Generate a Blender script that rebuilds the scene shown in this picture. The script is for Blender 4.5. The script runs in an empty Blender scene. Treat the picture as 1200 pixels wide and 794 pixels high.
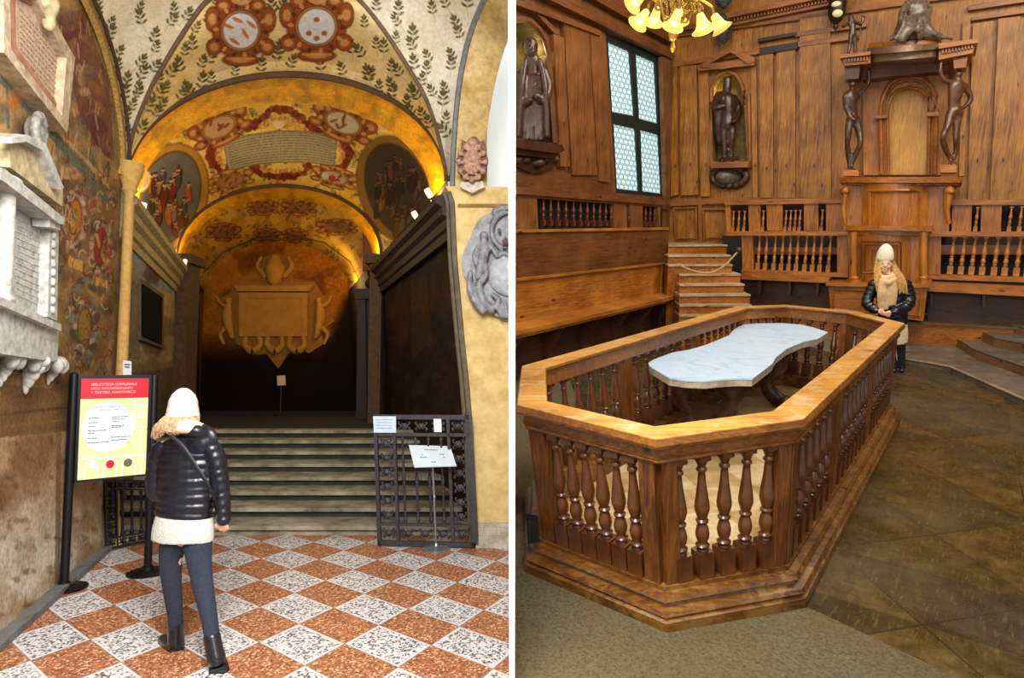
import bpy, bmesh, math, random
import numpy as np
from mathutils import Matrix, Vector
from mathutils.geometry import tessellate_polygon
random.seed(7); RNG=np.random.RandomState(7)
C=bpy.context.scene.collection
PI=math.pi
F=720.0
A_R=math.atan((397-268)/F); A_L=math.atan((397-446)/F)
# ---------------------------------------------------------------- two halls, each measured from the camera point
class Room:
    """A hall's own upright frame (z up, floor at 0). Gives points on real planes of that hall from measured sight lines."""
    def __init__(s,a,H,M,side):
        s.a=a; s.H=H; s.M=M; s.side=side; s.c=math.cos(a); s.n=math.sin(a)
    def d(s,u,v):
        x=(u-600)/F; z=-(v-397)/F
        return np.array([x, s.c+z*s.n, z*s.c-s.n])
    def fl(s,u,v,z=0.0):
        d=s.d(u,v); return np.array([0,0,s.H])+d*((z-s.H)/d[2])
    def fy(s,u,v,y):
        d=s.d(u,v); return np.array([0,0,s.H])+d*(y/d[1])
    def pl(s,u,v,P,n):
        d=s.d(u,v); Q=np.array([0,0,s.H]); n=np.array(n,float)
        return Q+d*(np.dot(np.array(P,float)-Q,n)/np.dot(d,n))
    def px(s,P):
        P=np.asarray(P,float)-np.array([0,0,s.H])
        yy=P[...,1]*s.c-P[...,2]*s.n; zz=P[...,2]*s.c+P[...,1]*s.n
        return 600+F*P[...,0]/yy, 397-F*zz/yy
CAMZ=1.95
R=Room(A_R,CAMZ,Matrix.Identity(4),+1)
L=Room(A_L,1.72,Matrix.Translation((0,0,CAMZ))@Matrix.Rotation(-(A_R-A_L),4,'X')@Matrix.Translation((0,0,-1.72)),-1)
# ---------------------------------------------------------------- mesh builder
def cat(pts,n=6):
    """Catmull-Rom resample of tuples"""
    P=[np.array(p,float) for p in pts]
    if len(P)<3: 
        return [P[0]+(P[-1]-P[0])*t/n for t in range(n+1)]
    P=[2*P[0]-P[1]]+P+[2*P[-1]-P[-2]]
    out=[]
    for i in range(1,len(P)-2):
        for k in range(n):
            t=k/n; a,b,c,d=P[i-1],P[i],P[i+1],P[i+2]
            out.append(.5*((2*b)+(c-a)*t+(2*a-5*b+4*c-d)*t*t+(3*b-a-3*c+d)*t**3))
    out.append(P[-2]); return out
class MB:
    def __init__(s): s.v=[]; s.f=[]
    def add(s,vs,fs):
        o=len(s.v); s.v+= [tuple(map(float,p)) for p in vs]; s.f+=[tuple(o+i for i in f) for f in fs]; return s
    def box(s,x0,x1,y0,y1,z0,z1):
        return s.hexa([(x0,y0,z0),(x1,y0,z0),(x1,y1,z0),(x0,y1,z0)],[(x0,y0,z1),(x1,y0,z1),(x1,y1,z1),(x0,y1,z1)])
    def hexa(s,b,t):
        n=len(b); fs=[tuple(range(n))[::-1],tuple(range(n,2*n))]+[(i,(i+1)%n,n+(i+1)%n,n+i) for i in range(n)]
        return s.add(list(b)+list(t),fs)
    def prism(s,poly,vec,holes=()):
        vec=np.array(vec,float); poly=[np.array(p,float) for p in poly]
        if not holes:
            return s.hexa([p+vec for p in poly],poly)
        loops=[poly]+[[np.array(p,float) for p in h] for h in holes]
        allp=[p for l in loops for p in l]; n=len(allp)
        tri=tessellate_polygon([[Vector(p) for p in l] for l in loops])
        fs=[tuple(t) for t in tri]+[tuple(n+i for i in t)[::-1] for t in tri]
        k=0
        for l in loops:
            m=len(l); fs+=[(k+i,k+(i+1)%m,n+k+(i+1)%m,n+k+i) for i in range(m)]; k+=m
        return s.add(allp+[p+vec for p in allp],fs)
    def beam(s,P,Q,w,h):
        """bar from P to Q: horizontal width w, height h up from the line"""
        P=np.array(P,float);Q=np.array(Q,float); d=Q-P; d[2]=0; d/=np.linalg.norm(d); n=np.array([-d[1],d[0],0])*w/2; u=np.array([0,0,h])
        return s.hexa([P-n,Q-n,Q+n,P+n],[P-n+u,Q-n+u,Q+n+u,P+n+u])
    def tube(s,pts,rad,seg=8,ratio=1.0,ref=(1,0,0),caps=True,n=0,puff=None,closed=False):
        """rad: number, list of numbers or list of (across,deep)"""
        k=len(pts)
        rr=[(rad,rad*ratio)]*k if isinstance(rad,(int,float)) else [(r,r*ratio) if isinstance(r,(int,float)) else r for r in rad]
        if n:
            q=cat([tuple(p)+tuple(r) for p,r in zip(pts,rr)],n); P=[a[:3] for a in q]; rr=[(max(a[3],1e-4),max(a[4],1e-4)) for a in q]
        else: P=[np.array(p,float) for p in pts]
        k=len(P)
        if puff:
            L_=[0]; 
            for i in range(1,k): L_.append(L_[-1]+np.linalg.norm(P[i]-P[i-1]))
            rr=[(a+puff[0]*(abs(math.sin(PI*l/puff[1]))-.6),b+puff[0]*(abs(math.sin(PI*l/puff[1]))-.6)) for (a,b),l in zip(rr,L_)]
        vs=[];ref=np.array(ref,float)
        for i in range(k):
            t=(P[(i+1)%k]-P[i-1]) if closed else P[min(i+1,k-1)]-P[max(i-1,0)]
            t=t/(np.linalg.norm(t)+1e-9)
            a=ref-t*np.dot(ref,t)
            if np.linalg.norm(a)<.12: a=np.array([0,0,1.])-t*t[2] if abs(t[2])<.9 else np.array([0,1.,0])-t*t[1]
            a/=np.linalg.norm(a); b=np.cross(t,a)
            for j in range(seg):
                q=2*PI*j/seg; vs.append(P[i]+a*rr[i][0]*math.cos(q)+b*rr[i][1]*math.sin(q))
        fs=[]
        for i in range(k if closed else k-1):
            for j in range(seg):
                fs.append((i*seg+j,i*seg+(j+1)%seg,((i+1)%k)*seg+(j+1)%seg,((i+1)%k)*seg+j))
        if caps and not closed: fs+=[tuple(range(seg))[::-1],tuple((k-1)*seg+j for j in range(seg))]
        return s.add(vs,fs)
    def limb(s,pts,rad,seg=12,n=4,ratio=1.0,puff=None,ref=(1,0,0)):
        s.tube(pts,rad,seg,ratio,ref,True,n,puff)
        for p,r in ((pts[0],rad[0]),(pts[-1],rad[-1])):
            r=r if isinstance(r,(int,float)) else sum(r)/2
            s.ell(p,(r,r,r),8,6)
        return s
    def lathe(s,prof,c=(0,0,0),seg=12,ax=None,ang=0.0,sq=False):
        """prof: (r,z) list. ax: direction of the axis"""
        c=np.array(c,float); ax=np.array(ax if ax is not None else (0,0,1),float); ax/=np.linalg.norm(ax)
        a=np.cross(ax,[0,1,0]) if abs(ax[1])<.9 else np.cross(ax,[1,0,0]); a/=np.linalg.norm(a); b=np.cross(ax,a)
        vs=[]; 
        for r,z in prof:
            for j in range(seg):
                q=2*PI*j/seg+ang; vs.append(c+ax*z+(a*math.cos(q)+b*math.sin(q))*max(r,1e-4))
        k=len(prof)
        fs=[(i*seg+j,i*seg+(j+1)%seg,(i+1)*seg+(j+1)%seg,(i+1)*seg+j) for i in range(k-1) for j in range(seg)]
        fs+=[tuple(range(seg))[::-1],tuple((k-1)*seg+j for j in range(seg))]
        return s.add(vs,fs)
    def ell(s,c,r,seg=12,rings=8,rot=None):
        vs=[];fs=[]
        for i in range(rings+1):
            th=PI*i/rings
            for j in range(seg):
                q=2*PI*j/seg; p=np.array([r[0]*math.sin(th)*math.cos(q),r[1]*math.sin(th)*math.sin(q),r[2]*math.cos(th)])
                if rot is not None: p=np.array(rot@Vector(p))
                vs.append(np.array(c,float)+p)
        for i in range(rings):
            for j in range(seg):
                fs.append((i*seg+j,(i+1)*seg+j,(i+1)*seg+(j+1)%seg,i*seg+(j+1)%seg))
        return s.add(vs,fs)
    def sweep(s,prof,path,closed=True):
        """prof: closed polygon of (outward offset,z). path(z)->list of plan points, outward to the right of travel"""
        rings=[]
        for (o,z) in prof:
            pts=[np.array(p[:2],float) for p in path(z)]; k=len(pts); out=[]
            for i in range(k):
                if closed or 0<i<k-1:
                    a=pts[i]-pts[i-1]; b=pts[(i+1)%k]-pts[i]
                elif i==0: a=b=pts[1]-pts[0]
                else: a=b=pts[-1]-pts[-2]
                a=a/np.linalg.norm(a); b=b/np.linalg.norm(b)
                na=np.array([a[1],-a[0]]); nb=np.array([b[1],-b[0]]); m=na+nb; m/=np.linalg.norm(m)
                out.append(np.append(pts[i]+m*o/max(.3,np.dot(m,na)),z))
            rings.append(out)
        k=len(rings[0]); n=len(rings); vs=[p for r in rings for p in r]; fs=[]
        for i in range(n):
            for j in range(k if closed else k-1):
                fs.append((i*k+j,i*k+(j+1)%k,((i+1)%n)*k+(j+1)%k,((i+1)%n)*k+j))
        if not closed: fs+=[tuple(i*k for i in range(n)),tuple(i*k+k-1 for i in range(n))[::-1]]
        return s.add(vs,fs)
# ---------------------------------------------------------------- objects
def tag(o,label=None,cat_=None,group=None,kind=None):
    if label: o['label']=label
    if cat_: o['category']=cat_
    if group: o['group']=group
    if kind: o['kind']=kind
    return o
BASE={}
def root(name,room,base,label,cat_,group=None):
    o=bpy.data.objects.new(name,None); o.empty_display_size=.05; C.objects.link(o)
    base=np.array(base,float); BASE[o.name]=base
    o.matrix_world=room.M@Matrix.Translation(Vector(base)); tag(o,label,cat_,group); o['_r']=0
    del o['_r']
    return o
def mk(name,mb,mat,room=R,parent=None,base=None,smooth=40,clip=True,cols=None,vox=None,sm=0,ppos=None):
    """one mesh object; parent's base is the local origin of all its parts"""
    v=np.array(mb.v,float) if len(mb.v) else np.zeros((0,3))
    if parent is not None: base=BASE[parent.name]
    elif base is None:
        lo=v.min(0);hi=v.max(0); base=np.array([(lo[0]+hi[0])/2,(lo[1]+hi[1])/2,lo[2]])
    base=np.array(base,float)
    me=bpy.data.meshes.new(name); me.from_pydata((v-base).tolist(),[],mb.f)
    if cols is not None:
        ca=me.color_attributes.new('Col','FLOAT_COLOR','POINT')
        lin=np.power(np.clip(cols,0,255)/255.,2.2); buf=np.ones((len(v),4),dtype=np.float32); buf[:,:3]=lin; ca.data.foreach_set('color',buf.ravel())
    bm=bmesh.new(); bm.from_mesh(me)
    if clip and len(v):
        xs=v[:,0]; lim=.014
        if room.side<0 and xs.max()>-lim or room.side>0 and xs.min()<lim:
            bmesh.ops.bisect_plane(bm,geom=bm.verts[:]+bm.edges[:]+bm.faces[:],plane_co=(room.side*lim-base[0],0,0),plane_no=(-room.side,0,0),clear_outer=True)
    if cols is None: bmesh.ops.recalc_face_normals(bm,faces=bm.faces)
    bm.to_mesh(me); bm.free()
    if smooth:
        me.polygons.foreach_set('use_smooth',[True]*len(me.polygons))
        try: me.set_sharp_from_angle(angle=math.radians(smooth))
        except Exception: pass
    me.materials.append(mat)
    o=bpy.data.objects.new(name,me); C.objects.link(o); BASE[o.name]=base
    if parent is not None:
        o.parent=parent
    else: o.matrix_world=room.M@Matrix.Translation(Vector(base))
    if vox:
        m=o.modifiers.new('remesh','REMESH'); m.mode='VOXEL'; m.voxel_size=vox; m.use_smooth_shade=True
        if sm: m=o.modifiers.new('smooth','SMOOTH'); m.factor=.5; m.iterations=sm
    return o
def copy_tree(o,parent=None):
    c=o.copy(); C.objects.link(c)
    if parent is not None: c.parent=parent
    for ch in list(o.children): copy_tree(ch,c)
    return c
def struct(name,mb,mat,room=R,**k):
    o=mk(name,mb,mat,room,**k); o['kind']='structure'; return o
# ---------------------------------------------------------------- materials
def lin(c,a=1.0):
    return tuple((x/255.)**2.2 for x in c)+(a,)
MATS={}
class NT:
    def __init__(s,name):
        s.m=bpy.data.materials.new(name); s.m.use_nodes=True; s.t=s.m.node_tree; s.N=s.t.nodes
        s.b=s.N['Principled BSDF']; s.tc=s.N.new('ShaderNodeTexCoord')
    def n(s,ty,**k):
        x=s.N.new(ty)
        for a,b in k.items(): setattr(x,a,b)
        return x
    def l(s,a,b): s.t.links.new(a,b)
    def mapping(s,scale=(1,1,1),rot=(0,0,0),src=None):
        r=s.n('ShaderNodeMapping'); r.inputs['Rotation'].default_value=rot; s.l(src or s.tc.outputs['Object'],r.inputs['Vector'])
        m=s.n('ShaderNodeVectorMath',operation='MULTIPLY'); m.inputs[1].default_value=scale; s.l(r.outputs[0],m.inputs[0]); return m.outputs[0]
    def noise(s,vec,scale,detail=4,rough=.55,dist=0.0):
        x=s.n('ShaderNodeTexNoise'); x.inputs['Scale'].default_value=scale; x.inputs['Detail'].default_value=detail; x.inputs['Roughness'].default_value=rough; x.inputs['Distortion'].default_value=dist
        s.l(vec,x.inputs['Vector']); return x.outputs['Fac']
    def vor(s,vec,scale,out='Distance',feature='F1'):
        x=s.n('ShaderNodeTexVoronoi',feature=feature); x.inputs['Scale'].default_value=scale; s.l(vec,x.inputs['Vector']); return x.outputs[out]
    def ramp(s,fac,stops,interp='LINEAR'):
        x=s.n('ShaderNodeValToRGB'); x.color_ramp.interpolation=interp; e=x.color_ramp.elements
        while len(e)>len(stops): e.remove(e[-1])
        while len(e)<len(stops): e.new(.5)
        for q,(p,c) in zip(e,stops): q.position=p; q.color=lin(c)
        s.l(fac,x.inputs[0]); return x.outputs[0]
    def mix(s,fac,a,b,bt='MIX'):
        x=s.n('ShaderNodeMix',data_type='RGBA',blend_type=bt)
        for i,val in ((0,fac),(6,a),(7,b)):
            if hasattr(val,'links') or isinstance(val,bpy.types.NodeSocket): s.l(val,x.inputs[i])
            elif isinstance(val,(int,float)): x.inputs[i].default_value=val
            else: x.inputs[i].default_value=lin(val)
        return x.outputs[2]
    def math(s,op,a,b=0.0,c=None):
        x=s.n('ShaderNodeMath',operation=op)
        for i,val in enumerate((a,b,c)):
            if val is None: continue
            if isinstance(val,bpy.types.NodeSocket): s.l(val,x.inputs[i])
            else: x.inputs[i].default_value=val
        return x.outputs[0]
    def done(s,col,rough=.6,bump=None,bs=.3,bd=.01,metal=0,spec=None,coat=0):
        if isinstance(col,bpy.types.NodeSocket): s.l(col,s.b.inputs['Base Color'])
        else: s.b.inputs['Base Color'].default_value=lin(col)
        if isinstance(rough,bpy.types.NodeSocket): s.l(rough,s.b.inputs['Roughness'])
        else: s.b.inputs['Roughness'].default_value=rough
        s.b.inputs['Metallic'].default_value=metal
        if spec is not None: s.b.inputs['Specular IOR Level'].default_value=spec
        if coat: s.b.inputs['Coat Weight'].default_value=coat; s.b.inputs['Coat Roughness'].default_value=.15
        if bump is not None:
            x=s.n('ShaderNodeBump'); x.inputs['Strength'].default_value=bs; x.inputs['Distance'].default_value=bd; s.l(bump,x.inputs['Height']); s.l(x.outputs[0],s.b.inputs['Normal'])
        return s.m
ANG_A=math.atan2(.804,.595); ANG_B=math.atan2(-.568,.823)
def wood(key,light,mid,dark,grain='h',ang=0.0,rough=.42,plank=0.0,knots=.5,scale=1.0,worn=None,coat=.0):
    k=('wood',key)
    if k in MATS: return MATS[k]
    t=NT('wood_'+key)
    base=t.mapping(rot=(0,0,-ang))
    sc=(.8,13,13) if grain=='h' else ((12,12,.75) if grain=='v' else (12,.8,12))
    st=t.mapping(scale=tuple(q*scale for q in sc),rot=(0,0,-ang))
    g=t.noise(st,2.0,8,.68,1.6); g2=t.noise(st,7,4,.7,.4)
    col=t.ramp(g,[(.33,dark),(.48,mid),(.64,light)])
    col=t.mix(t.math('MULTIPLY',g2,.42),col,dark)
    big=t.noise(base,1.1,3,.6)
    col=t.mix(t.ramp(big,[(.4,(0,0,0)),(.62,(150,150,150))]),col,tuple(min(255,c*1.12) for c in light))
    big2=t.noise(base,2.3,2,.5); col=t.mix(t.ramp(big2,[(.42,(120,120,120)),(.58,(0,0,0))]),col,dark)
    if knots:
        kv=t.mapping(scale=tuple(q*scale for q in ((1.2,3.2,3.2) if grain=='h' else (3.2,3.2,1.2))),rot=(0,0,-ang))
        d=t.vor(kv,1.3); col=t.mix(t.ramp(d,[(.035,(255,255,255)),(.1,(0,0,0))]),col,tuple(c*.35 for c in dark))
    if plank:
        sp=t.n('ShaderNodeSeparateXYZ'); t.l(base,sp.inputs[0])
        ax=sp.outputs[0] if grain!='h' else sp.outputs[2]
        q=t.math('DIVIDE',ax,plank); fr=t.math('FRACT',q); fl=t.math('FLOOR',q)
        wn=t.n('ShaderNodeTexWhiteNoise',noise_dimensions='1D'); t.l(fl,wn.inputs['W'])
        col=t.mix(t.math('MULTIPLY',wn.outputs['Value'],.4),col,dark)
        col=t.mix(t.math('LESS_THAN',fr,.03),col,tuple(c*.4 for c in dark))
    if worn:
        w=t.noise(base,6,5,.7); col=t.mix(t.ramp(w,[(.5,(0,0,0)),(.62,(190,190,190))]),col,worn)
    m=t.done(col,rough,g,.25,.004,coat=coat); MATS[k]=m; return m
def plain(key,c,rough=.6,metal=0,var=.12,scale=12,bump=0,c2=None,coat=0,spec=None):
    k=('p',key)
    if k in MATS: return MATS[k]
    t=NT(key); nz=t.noise(t.tc.outputs['Object'],scale,5,.6)
    c2=c2 or tuple(q*(1-var*2) for q in c)
    col=t.ramp(nz,[(.32,c2),(.66,c)])
    MATS[k]=t.done(col,rough,nz if bump else None,bump,.01,metal,spec,coat); return MATS[k]
def painted(key='painted',rough=.85,amp=.25,scale=30,bump=.2,emit=0,spec=.2):
    k=('vc',key)
    if k in MATS: return MATS[k]
    t=NT(key); a=t.n('ShaderNodeVertexColor',layer_name='Col'); nz=t.noise(t.tc.outputs['Object'],scale,6,.65)
    n2=t.noise(t.tc.outputs['Object'],3,4,.6)
    col=t.mix(1.0,a.outputs[0],t.ramp(nz,[(.25,tuple(255*(1-amp*1.1) for _ in range(3))),(.62,(255,252,246))]),'MULTIPLY')
    col=t.mix(1.0,col,t.ramp(n2,[(.3,tuple(255*(1-amp*.5) for _ in range(3))),(.65,(255,255,255))]),'MULTIPLY')
    t.done(col,rough,nz,bump,.006,spec=spec)
    if emit:
        t.l(a.outputs[0],t.b.inputs['Emission Color']); t.b.inputs['Emission Strength'].default_value=emit
    MATS[k]=t.m; return t.m
def emis(key,c,s):
    k=('e',key)
    if k in MATS: return MATS[k]
    t=NT(key); t.done(c,.4); t.b.inputs['Emission Color'].default_value=lin(c); t.b.inputs['Emission Strength'].default_value=s; MATS[k]=t.m; return t.m
# ---------------------------------------------------------------- fresco painting on a wall's own vertices
class Paint:
    def __init__(s,U,V,base): s.U=U; s.V=V; s.c=np.tile(np.array(base,float),(len(U),1))
    def noise(s,x,y,sc,seed=0):
        rs=np.random.RandomState(seed); g=rs.rand(64,64); X=x/sc; Y=y/sc; i=np.floor(X).astype(int); j=np.floor(Y).astype(int); fx=X-i; fy=Y-j
        fx=fx*fx*(3-2*fx); fy=fy*fy*(3-2*fy)
        q=lambda a,b: g[a%64,b%64]
        return q(i,j)*(1-fx)*(1-fy)+q(i+1,j)*fx*(1-fy)+q(i,j+1)*(1-fx)*fy+q(i+1,j+1)*fx*fy
    def fbm(s,sc,seed=0): return (s.noise(s.U,s.V,sc,seed)+.5*s.noise(s.U,s.V,sc/2,seed+1)+.25*s.noise(s.U,s.V,sc/4,seed+2))/1.75
    def blend(s,idx,a,col):
        a=np.asarray(a)[...,None]; s.c[idx]=s.c[idx]*(1-a)+np.array(col,float)*a
    def mott(s,col,sc,amt,seed=0,lo=.45,hi=.65,box=None):
        a=np.clip((s.fbm(sc,seed)-lo)/(hi-lo),0,1)*amt
        if box is not None: a=a*((s.U>box[0])&(s.U<box[2])&(s.V>box[1])&(s.V<box[3]))
        s.blend(slice(None),a,col)
    def ell(s,cx,cy,rx,ry,col,rot=0,a=1,soft=.12,inner=0,scal=None):
        R_=max(rx,ry)*1.3; idx=np.nonzero((abs(s.U-cx)<R_)&(abs(s.V-cy)<R_))[0]
        if not len(idx): return
        x=s.U[idx]-cx; y=s.V[idx]-cy; c_,s_=math.cos(rot),math.sin(rot); p=(x*c_+y*s_)/rx; q=(-x*s_+y*c_)/ry; r=np.sqrt(p*p+q*q)
        if scal: r=r/(1+scal[0]*np.cos(scal[1]*np.arctan2(q,p)+scal[2]))
        al=np.clip((1-r)/soft+.5,0,1)*a
        if inner: al=al*np.clip((r-inner)/soft+.5,0,1)
        s.blend(idx,al,col)
    def poly(s,pts,col,a=1):
        P=np.array(pts,float); lo=P.min(0);hi=P.max(0); idx=np.nonzero((s.U>lo[0])&(s.U<hi[0])&(s.V>lo[1])&(s.V<hi[1]))[0]
        if not len(idx): return
        x=s.U[idx];y=s.V[idx]; ins=np.zeros(len(idx),bool); n=len(P)
        for i in range(n):
            x1,y1=P[i];x2,y2=P[(i+1)%n]
            if y1==y2: continue
            c_=((y1>y)!=(y2>y))&(x<(x2-x1)*(y-y1)/(y2-y1)+x1); ins^=c_
        s.blend(idx,ins*a,col)
    def stroke(s,pts,w,col,a=1):
        for (x1,y1),(x2,y2) in zip(pts[:-1],pts[1:]):
            idx=np.nonzero((s.U>min(x1,x2)-w)&(s.U<max(x1,x2)+w)&(s.V>min(y1,y2)-w)&(s.V<max(y1,y2)+w))[0]
            if not len(idx): continue
            x=s.U[idx]-x1;y=s.V[idx]-y1; dx,dy=x2-x1,y2-y1; t=np.clip((x*dx+y*dy)/(dx*dx+dy*dy+1e-9),0,1); d=np.hypot(x-t*dx,y-t*dy)
            s.blend(idx,np.clip((w/2-d)/.6+.5,0,1)*a,col)
    def sprig(s,cx,cy,r,ang,col=(66,64,34),a=.95,stem=True):
        ux,uy=math.cos(ang),math.sin(ang); bend=random.uniform(-.4,.4)
        if stem: s.stroke([(cx-ux*r*2.0+uy*bend*r,cy-uy*r*2.0-ux*bend*r),(cx-ux*r*.8,cy-uy*r*.8),(cx+ux*r*.6,cy+uy*r*.6)],.55,(128,116,84),.75)
        for k,(t_,d) in enumerate(((-.75,1.0),(-.75,-1.0),(-.1,.85),(-.1,-.85),(.35,.5),(.35,-.5),(.5,0))):
            b=ang+d; L_=r*(.62 if k<6 else .7); s.ell(cx+ux*r*t_+math.cos(b)*L_*.8,cy+uy*r*t_+math.sin(b)*L_*.8,L_*.66,L_*.27,col if k%3 else tuple(q*1.25 for q in col),b,a,.35)
    def cart(s,cx,cy,rx,ry,rot=0,frame=(150,72,30),hi=(205,150,90),field=(205,205,205),marks=(175,85,35),k=7,seed=0):
        c_,s_=math.cos(rot),math.sin(rot); f=lambda x,y:(cx+x*rx*c_-y*ry*s_,cy+x*rx*s_+y*ry*c_); m=max(rx,ry)
        dk=tuple(q*.55 for q in frame)
        s.ell(cx,cy,rx*.86,ry*.9,dk,rot,.95,.1); s.ell(cx,cy,rx*.82,ry*.86,frame,rot,1,.1)
        for (x,y,w,h) in ((0,-.92,.42,.2),(0,.9,.5,.18),(-.85,-.35,.2,.36),(.85,-.35,.2,.36),(-.8,.5,.22,.24),(.8,.5,.22,.24),(-.52,-.78,.22,.2),(.52,-.78,.22,.2)):
            p=f(x,y); s.ell(p[0],p[1],w*rx*1.12,h*ry*1.12,dk,rot,.95,.2); s.ell(p[0],p[1],w*rx,h*ry,frame,rot,1,.2); s.ell(p[0],p[1],w*rx*.6,h*ry*.5,hi,rot,.8,.4)
        for i in range(14):
            q=2*PI*i/14+seed; p=f(.74*math.cos(q),.76*math.sin(q)); s.ell(p[0],p[1],m*.085,m*.06,dk if i%2 else hi,q,.8,.3)
        s.ell(cx,cy,rx*.62,ry*.64,dk,rot,.95,.1); s.ell(cx,cy,rx*.59,ry*.61,hi,rot,.9,.1); s.ell(cx,cy,rx*.55,ry*.57,(96,56,28),rot,.95,.1); s.ell(cx,cy,rx*.52,ry*.54,field,rot,1,.08)
        p=f(0,.86); s.stroke([(p[0]-rx*.4*c_,p[1]-rx*.4*s_),(p[0]+rx*.4*c_,p[1]+rx*.4*s_)],max(1,ry*.07),hi,.7)
        if marks:
            rs=np.random.RandomState(int(seed*10)+3)
            for i in range(5): s.ell(cx+rx*.3*(rs.rand()*2-1),cy+ry*.32*(rs.rand()*2-1),rx*.13,ry*.09,marks,rs.rand()*3,.85,.3)
def grid(fn,nu,nv,keep=None):
    """surface from fn(a,b) arrays in 0..1"""
    a,b=np.meshgrid(np.linspace(0,1,nu),np.linspace(0,1,nv),indexing='ij'); P=fn(a.ravel(),b.ravel())
    mb=MB(); mb.v=[tuple(p) for p in P]; k=keep(P) if keep else np.ones(len(P),bool)
    mb.f=[(i*nv+j,(i+1)*nv+j,(i+1)*nv+j+1,i*nv+j+1) for i in range(nu-1) for j in range(nv-1) if k[i*nv+j] or k[(i+1)*nv+j+1]]
    return mb,P
def figure(mb,room,y,parts,k=None):
    """parts: list of (list of (u,v,dy,r_px or (rx,ry)))"""
    s=y/F
    for p in parts:
        pts=[room.fy(u,v,y+dy) for (u,v,dy,*_) in p]
        rad=[(q[3]*s,q[3]*s) if not isinstance(q[3],tuple) else (q[3][0]*s,q[3][1]*s) for q in p]
        if len(p)==1: mb.ell(pts[0],(rad[0][0],rad[0][1],rad[0][0] if len(p[0])<5 else p[0][4]*s),14,10)
        else: mb.limb(pts,rad,12,4)
    return mb
def text(name,body,size,o3,xdir,zdir,mat,room,parent=None,align='CENTER',depth=.001):
    cu=bpy.data.curves.new(name,'FONT'); cu.body=body; cu.size=size; cu.align_x=align; cu.extrude=depth; cu.space_line=.95
    to=bpy.data.objects.new(name,cu); C.objects.link(to); bpy.context.view_layer.update()
    me=bpy.data.meshes.new_from_object(to.evaluated_get(bpy.context.evaluated_depsgraph_get())); bpy.data.objects.remove(to)
    x=np.array(xdir,float); z=np.array(zdir,float); x/=np.linalg.norm(x); z/=np.linalg.norm(z)
    nrm=np.cross(x,z); mb=MB(); mb.v=[tuple(np.array(o3)+x*v.co.x+z*v.co.y+nrm*v.co.z) for v in me.vertices]; mb.f=[tuple(p.vertices) for p in me.polygons]
    bpy.data.meshes.remove(me)
    return mk(name,mb,mat,room,parent=parent,smooth=0,clip=False)
# ================================================================ LEFT HALL: portico bay, stair hall, painted vaults
rp=lambda u,v,y: L.fy(u,v,y)
def cx(y): return -2.62-.397*(y-7.0)
ZS,RISE,HW=4.05,1.27,1.87
def barrel(y0,y1,sa=-1.0,sb=1.0,hw=HW,zs=ZS,rise=RISE):
    def fn(a,b):
        y=y0+(y1-y0)*b; th=(sa+(sb-sa)*a)*PI/2
        return np.stack([cx(y)+hw*np.sin(th), y, zs+rise*np.cos(th)],1)
    return fn
W0=L.fl(0,748); W1=L.fl(115,648); WD=(W1-W0)/np.linalg.norm(W1-W0); WN=np.array([WD[1],-WD[0],0.0])   # into the hall
lw1=lambda u,v,o=0.0: L.pl(u,v,W0+WN*o,WN)
# --- floor
t=NT('terrazzo_checker')
E1=np.array([.571,-.022]); E2=np.array([-.128,.319]); P0=np.array([-1.256,3.85]); inv=np.linalg.inv(np.array([E1,E2]).T)
ci=np.append(inv[0],-inv[0]@P0); cj=np.append(inv[1],-inv[1]@P0)
sp=t.n('ShaderNodeSeparateXYZ'); t.l(t.tc.outputs['Object'],sp.inputs[0])
def affine(c): return t.math('ADD',t.math('MULTIPLY_ADD',sp.outputs[0],float(c[0]),float(c[2])),t.math('MULTIPLY',sp.outputs[1],float(c[1])))
fa=affine(ci+cj/2); fb=affine(cj/2-ci)
par=t.math('MODULO',t.math('ADD',t.math('ADD',t.math('FLOOR',fa),t.math('FLOOR',fb)),100.0),2.0)
edge=t.math('MINIMUM',t.math('PINGPONG',fa,.5),t.math('PINGPONG',fb,.5))
ob=t.tc.outputs['Object']
def cells(sc):
    x=t.n('ShaderNodeTexVoronoi'); x.inputs['Scale'].default_value=sc; t.l(ob,x.inputs['Vector']); s2=t.n('ShaderNodeSeparateColor'); t.l(x.outputs['Color'],s2.inputs[0]); return s2.outputs[0],x.outputs['Distance']
c1,d1=cells(64); c2,d2=cells(78)
white=t.ramp(c1,[(0,(52,50,52)),(.22,(112,108,106)),(.38,(214,212,210)),(.8,(238,236,234)),(.93,(130,92,72))],'CONSTANT')
red=t.ramp(c2,[(0,(122,74,48)),(.25,(160,98,62)),(.55,(184,118,78)),(.8,(218,178,142)),(.93,(104,66,46))],'CONSTANT')
white=t.mix(t.ramp(d1,[(.5,(0,0,0)),(.75,(255,255,255))]),white,(205,205,208))
col=t.mix(par,white,red)
col=t.mix(t.math('MULTIPLY',t.math('LESS_THAN',edge,.045),t.math('SUBTRACT',1.0,par)),col,t.mix(c1,(200,200,204),(228,226,226)))
col=t.mix(t.math('LESS_THAN',edge,.008),col,(150,130,120))
col=t.mix(t.math('MULTIPLY',t.noise(ob,1.5,3),.25),col,(120,100,85))
m_floorL=t.done(col,.42,spec=.4)
wl=lambda y,o=0.0: (W0+WD*((y-W0[1])/WD[1])+WN*o)
mb=MB(); a=wl(1.5);b=wl(7.15)
mb.hexa([(a[0],1.5,-.1),(-.02,1.5,-.1),(-.02,7.3,-.1),(b[0]-.5,7.3,-.1)],[(a[0],1.5,0),(-.02,1.5,0),(-.02,7.3,0),(b[0]-.5,7.3,0)])
struct('floor',mb,m_floorL,L,base=(0,0,0),smooth=0)
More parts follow.
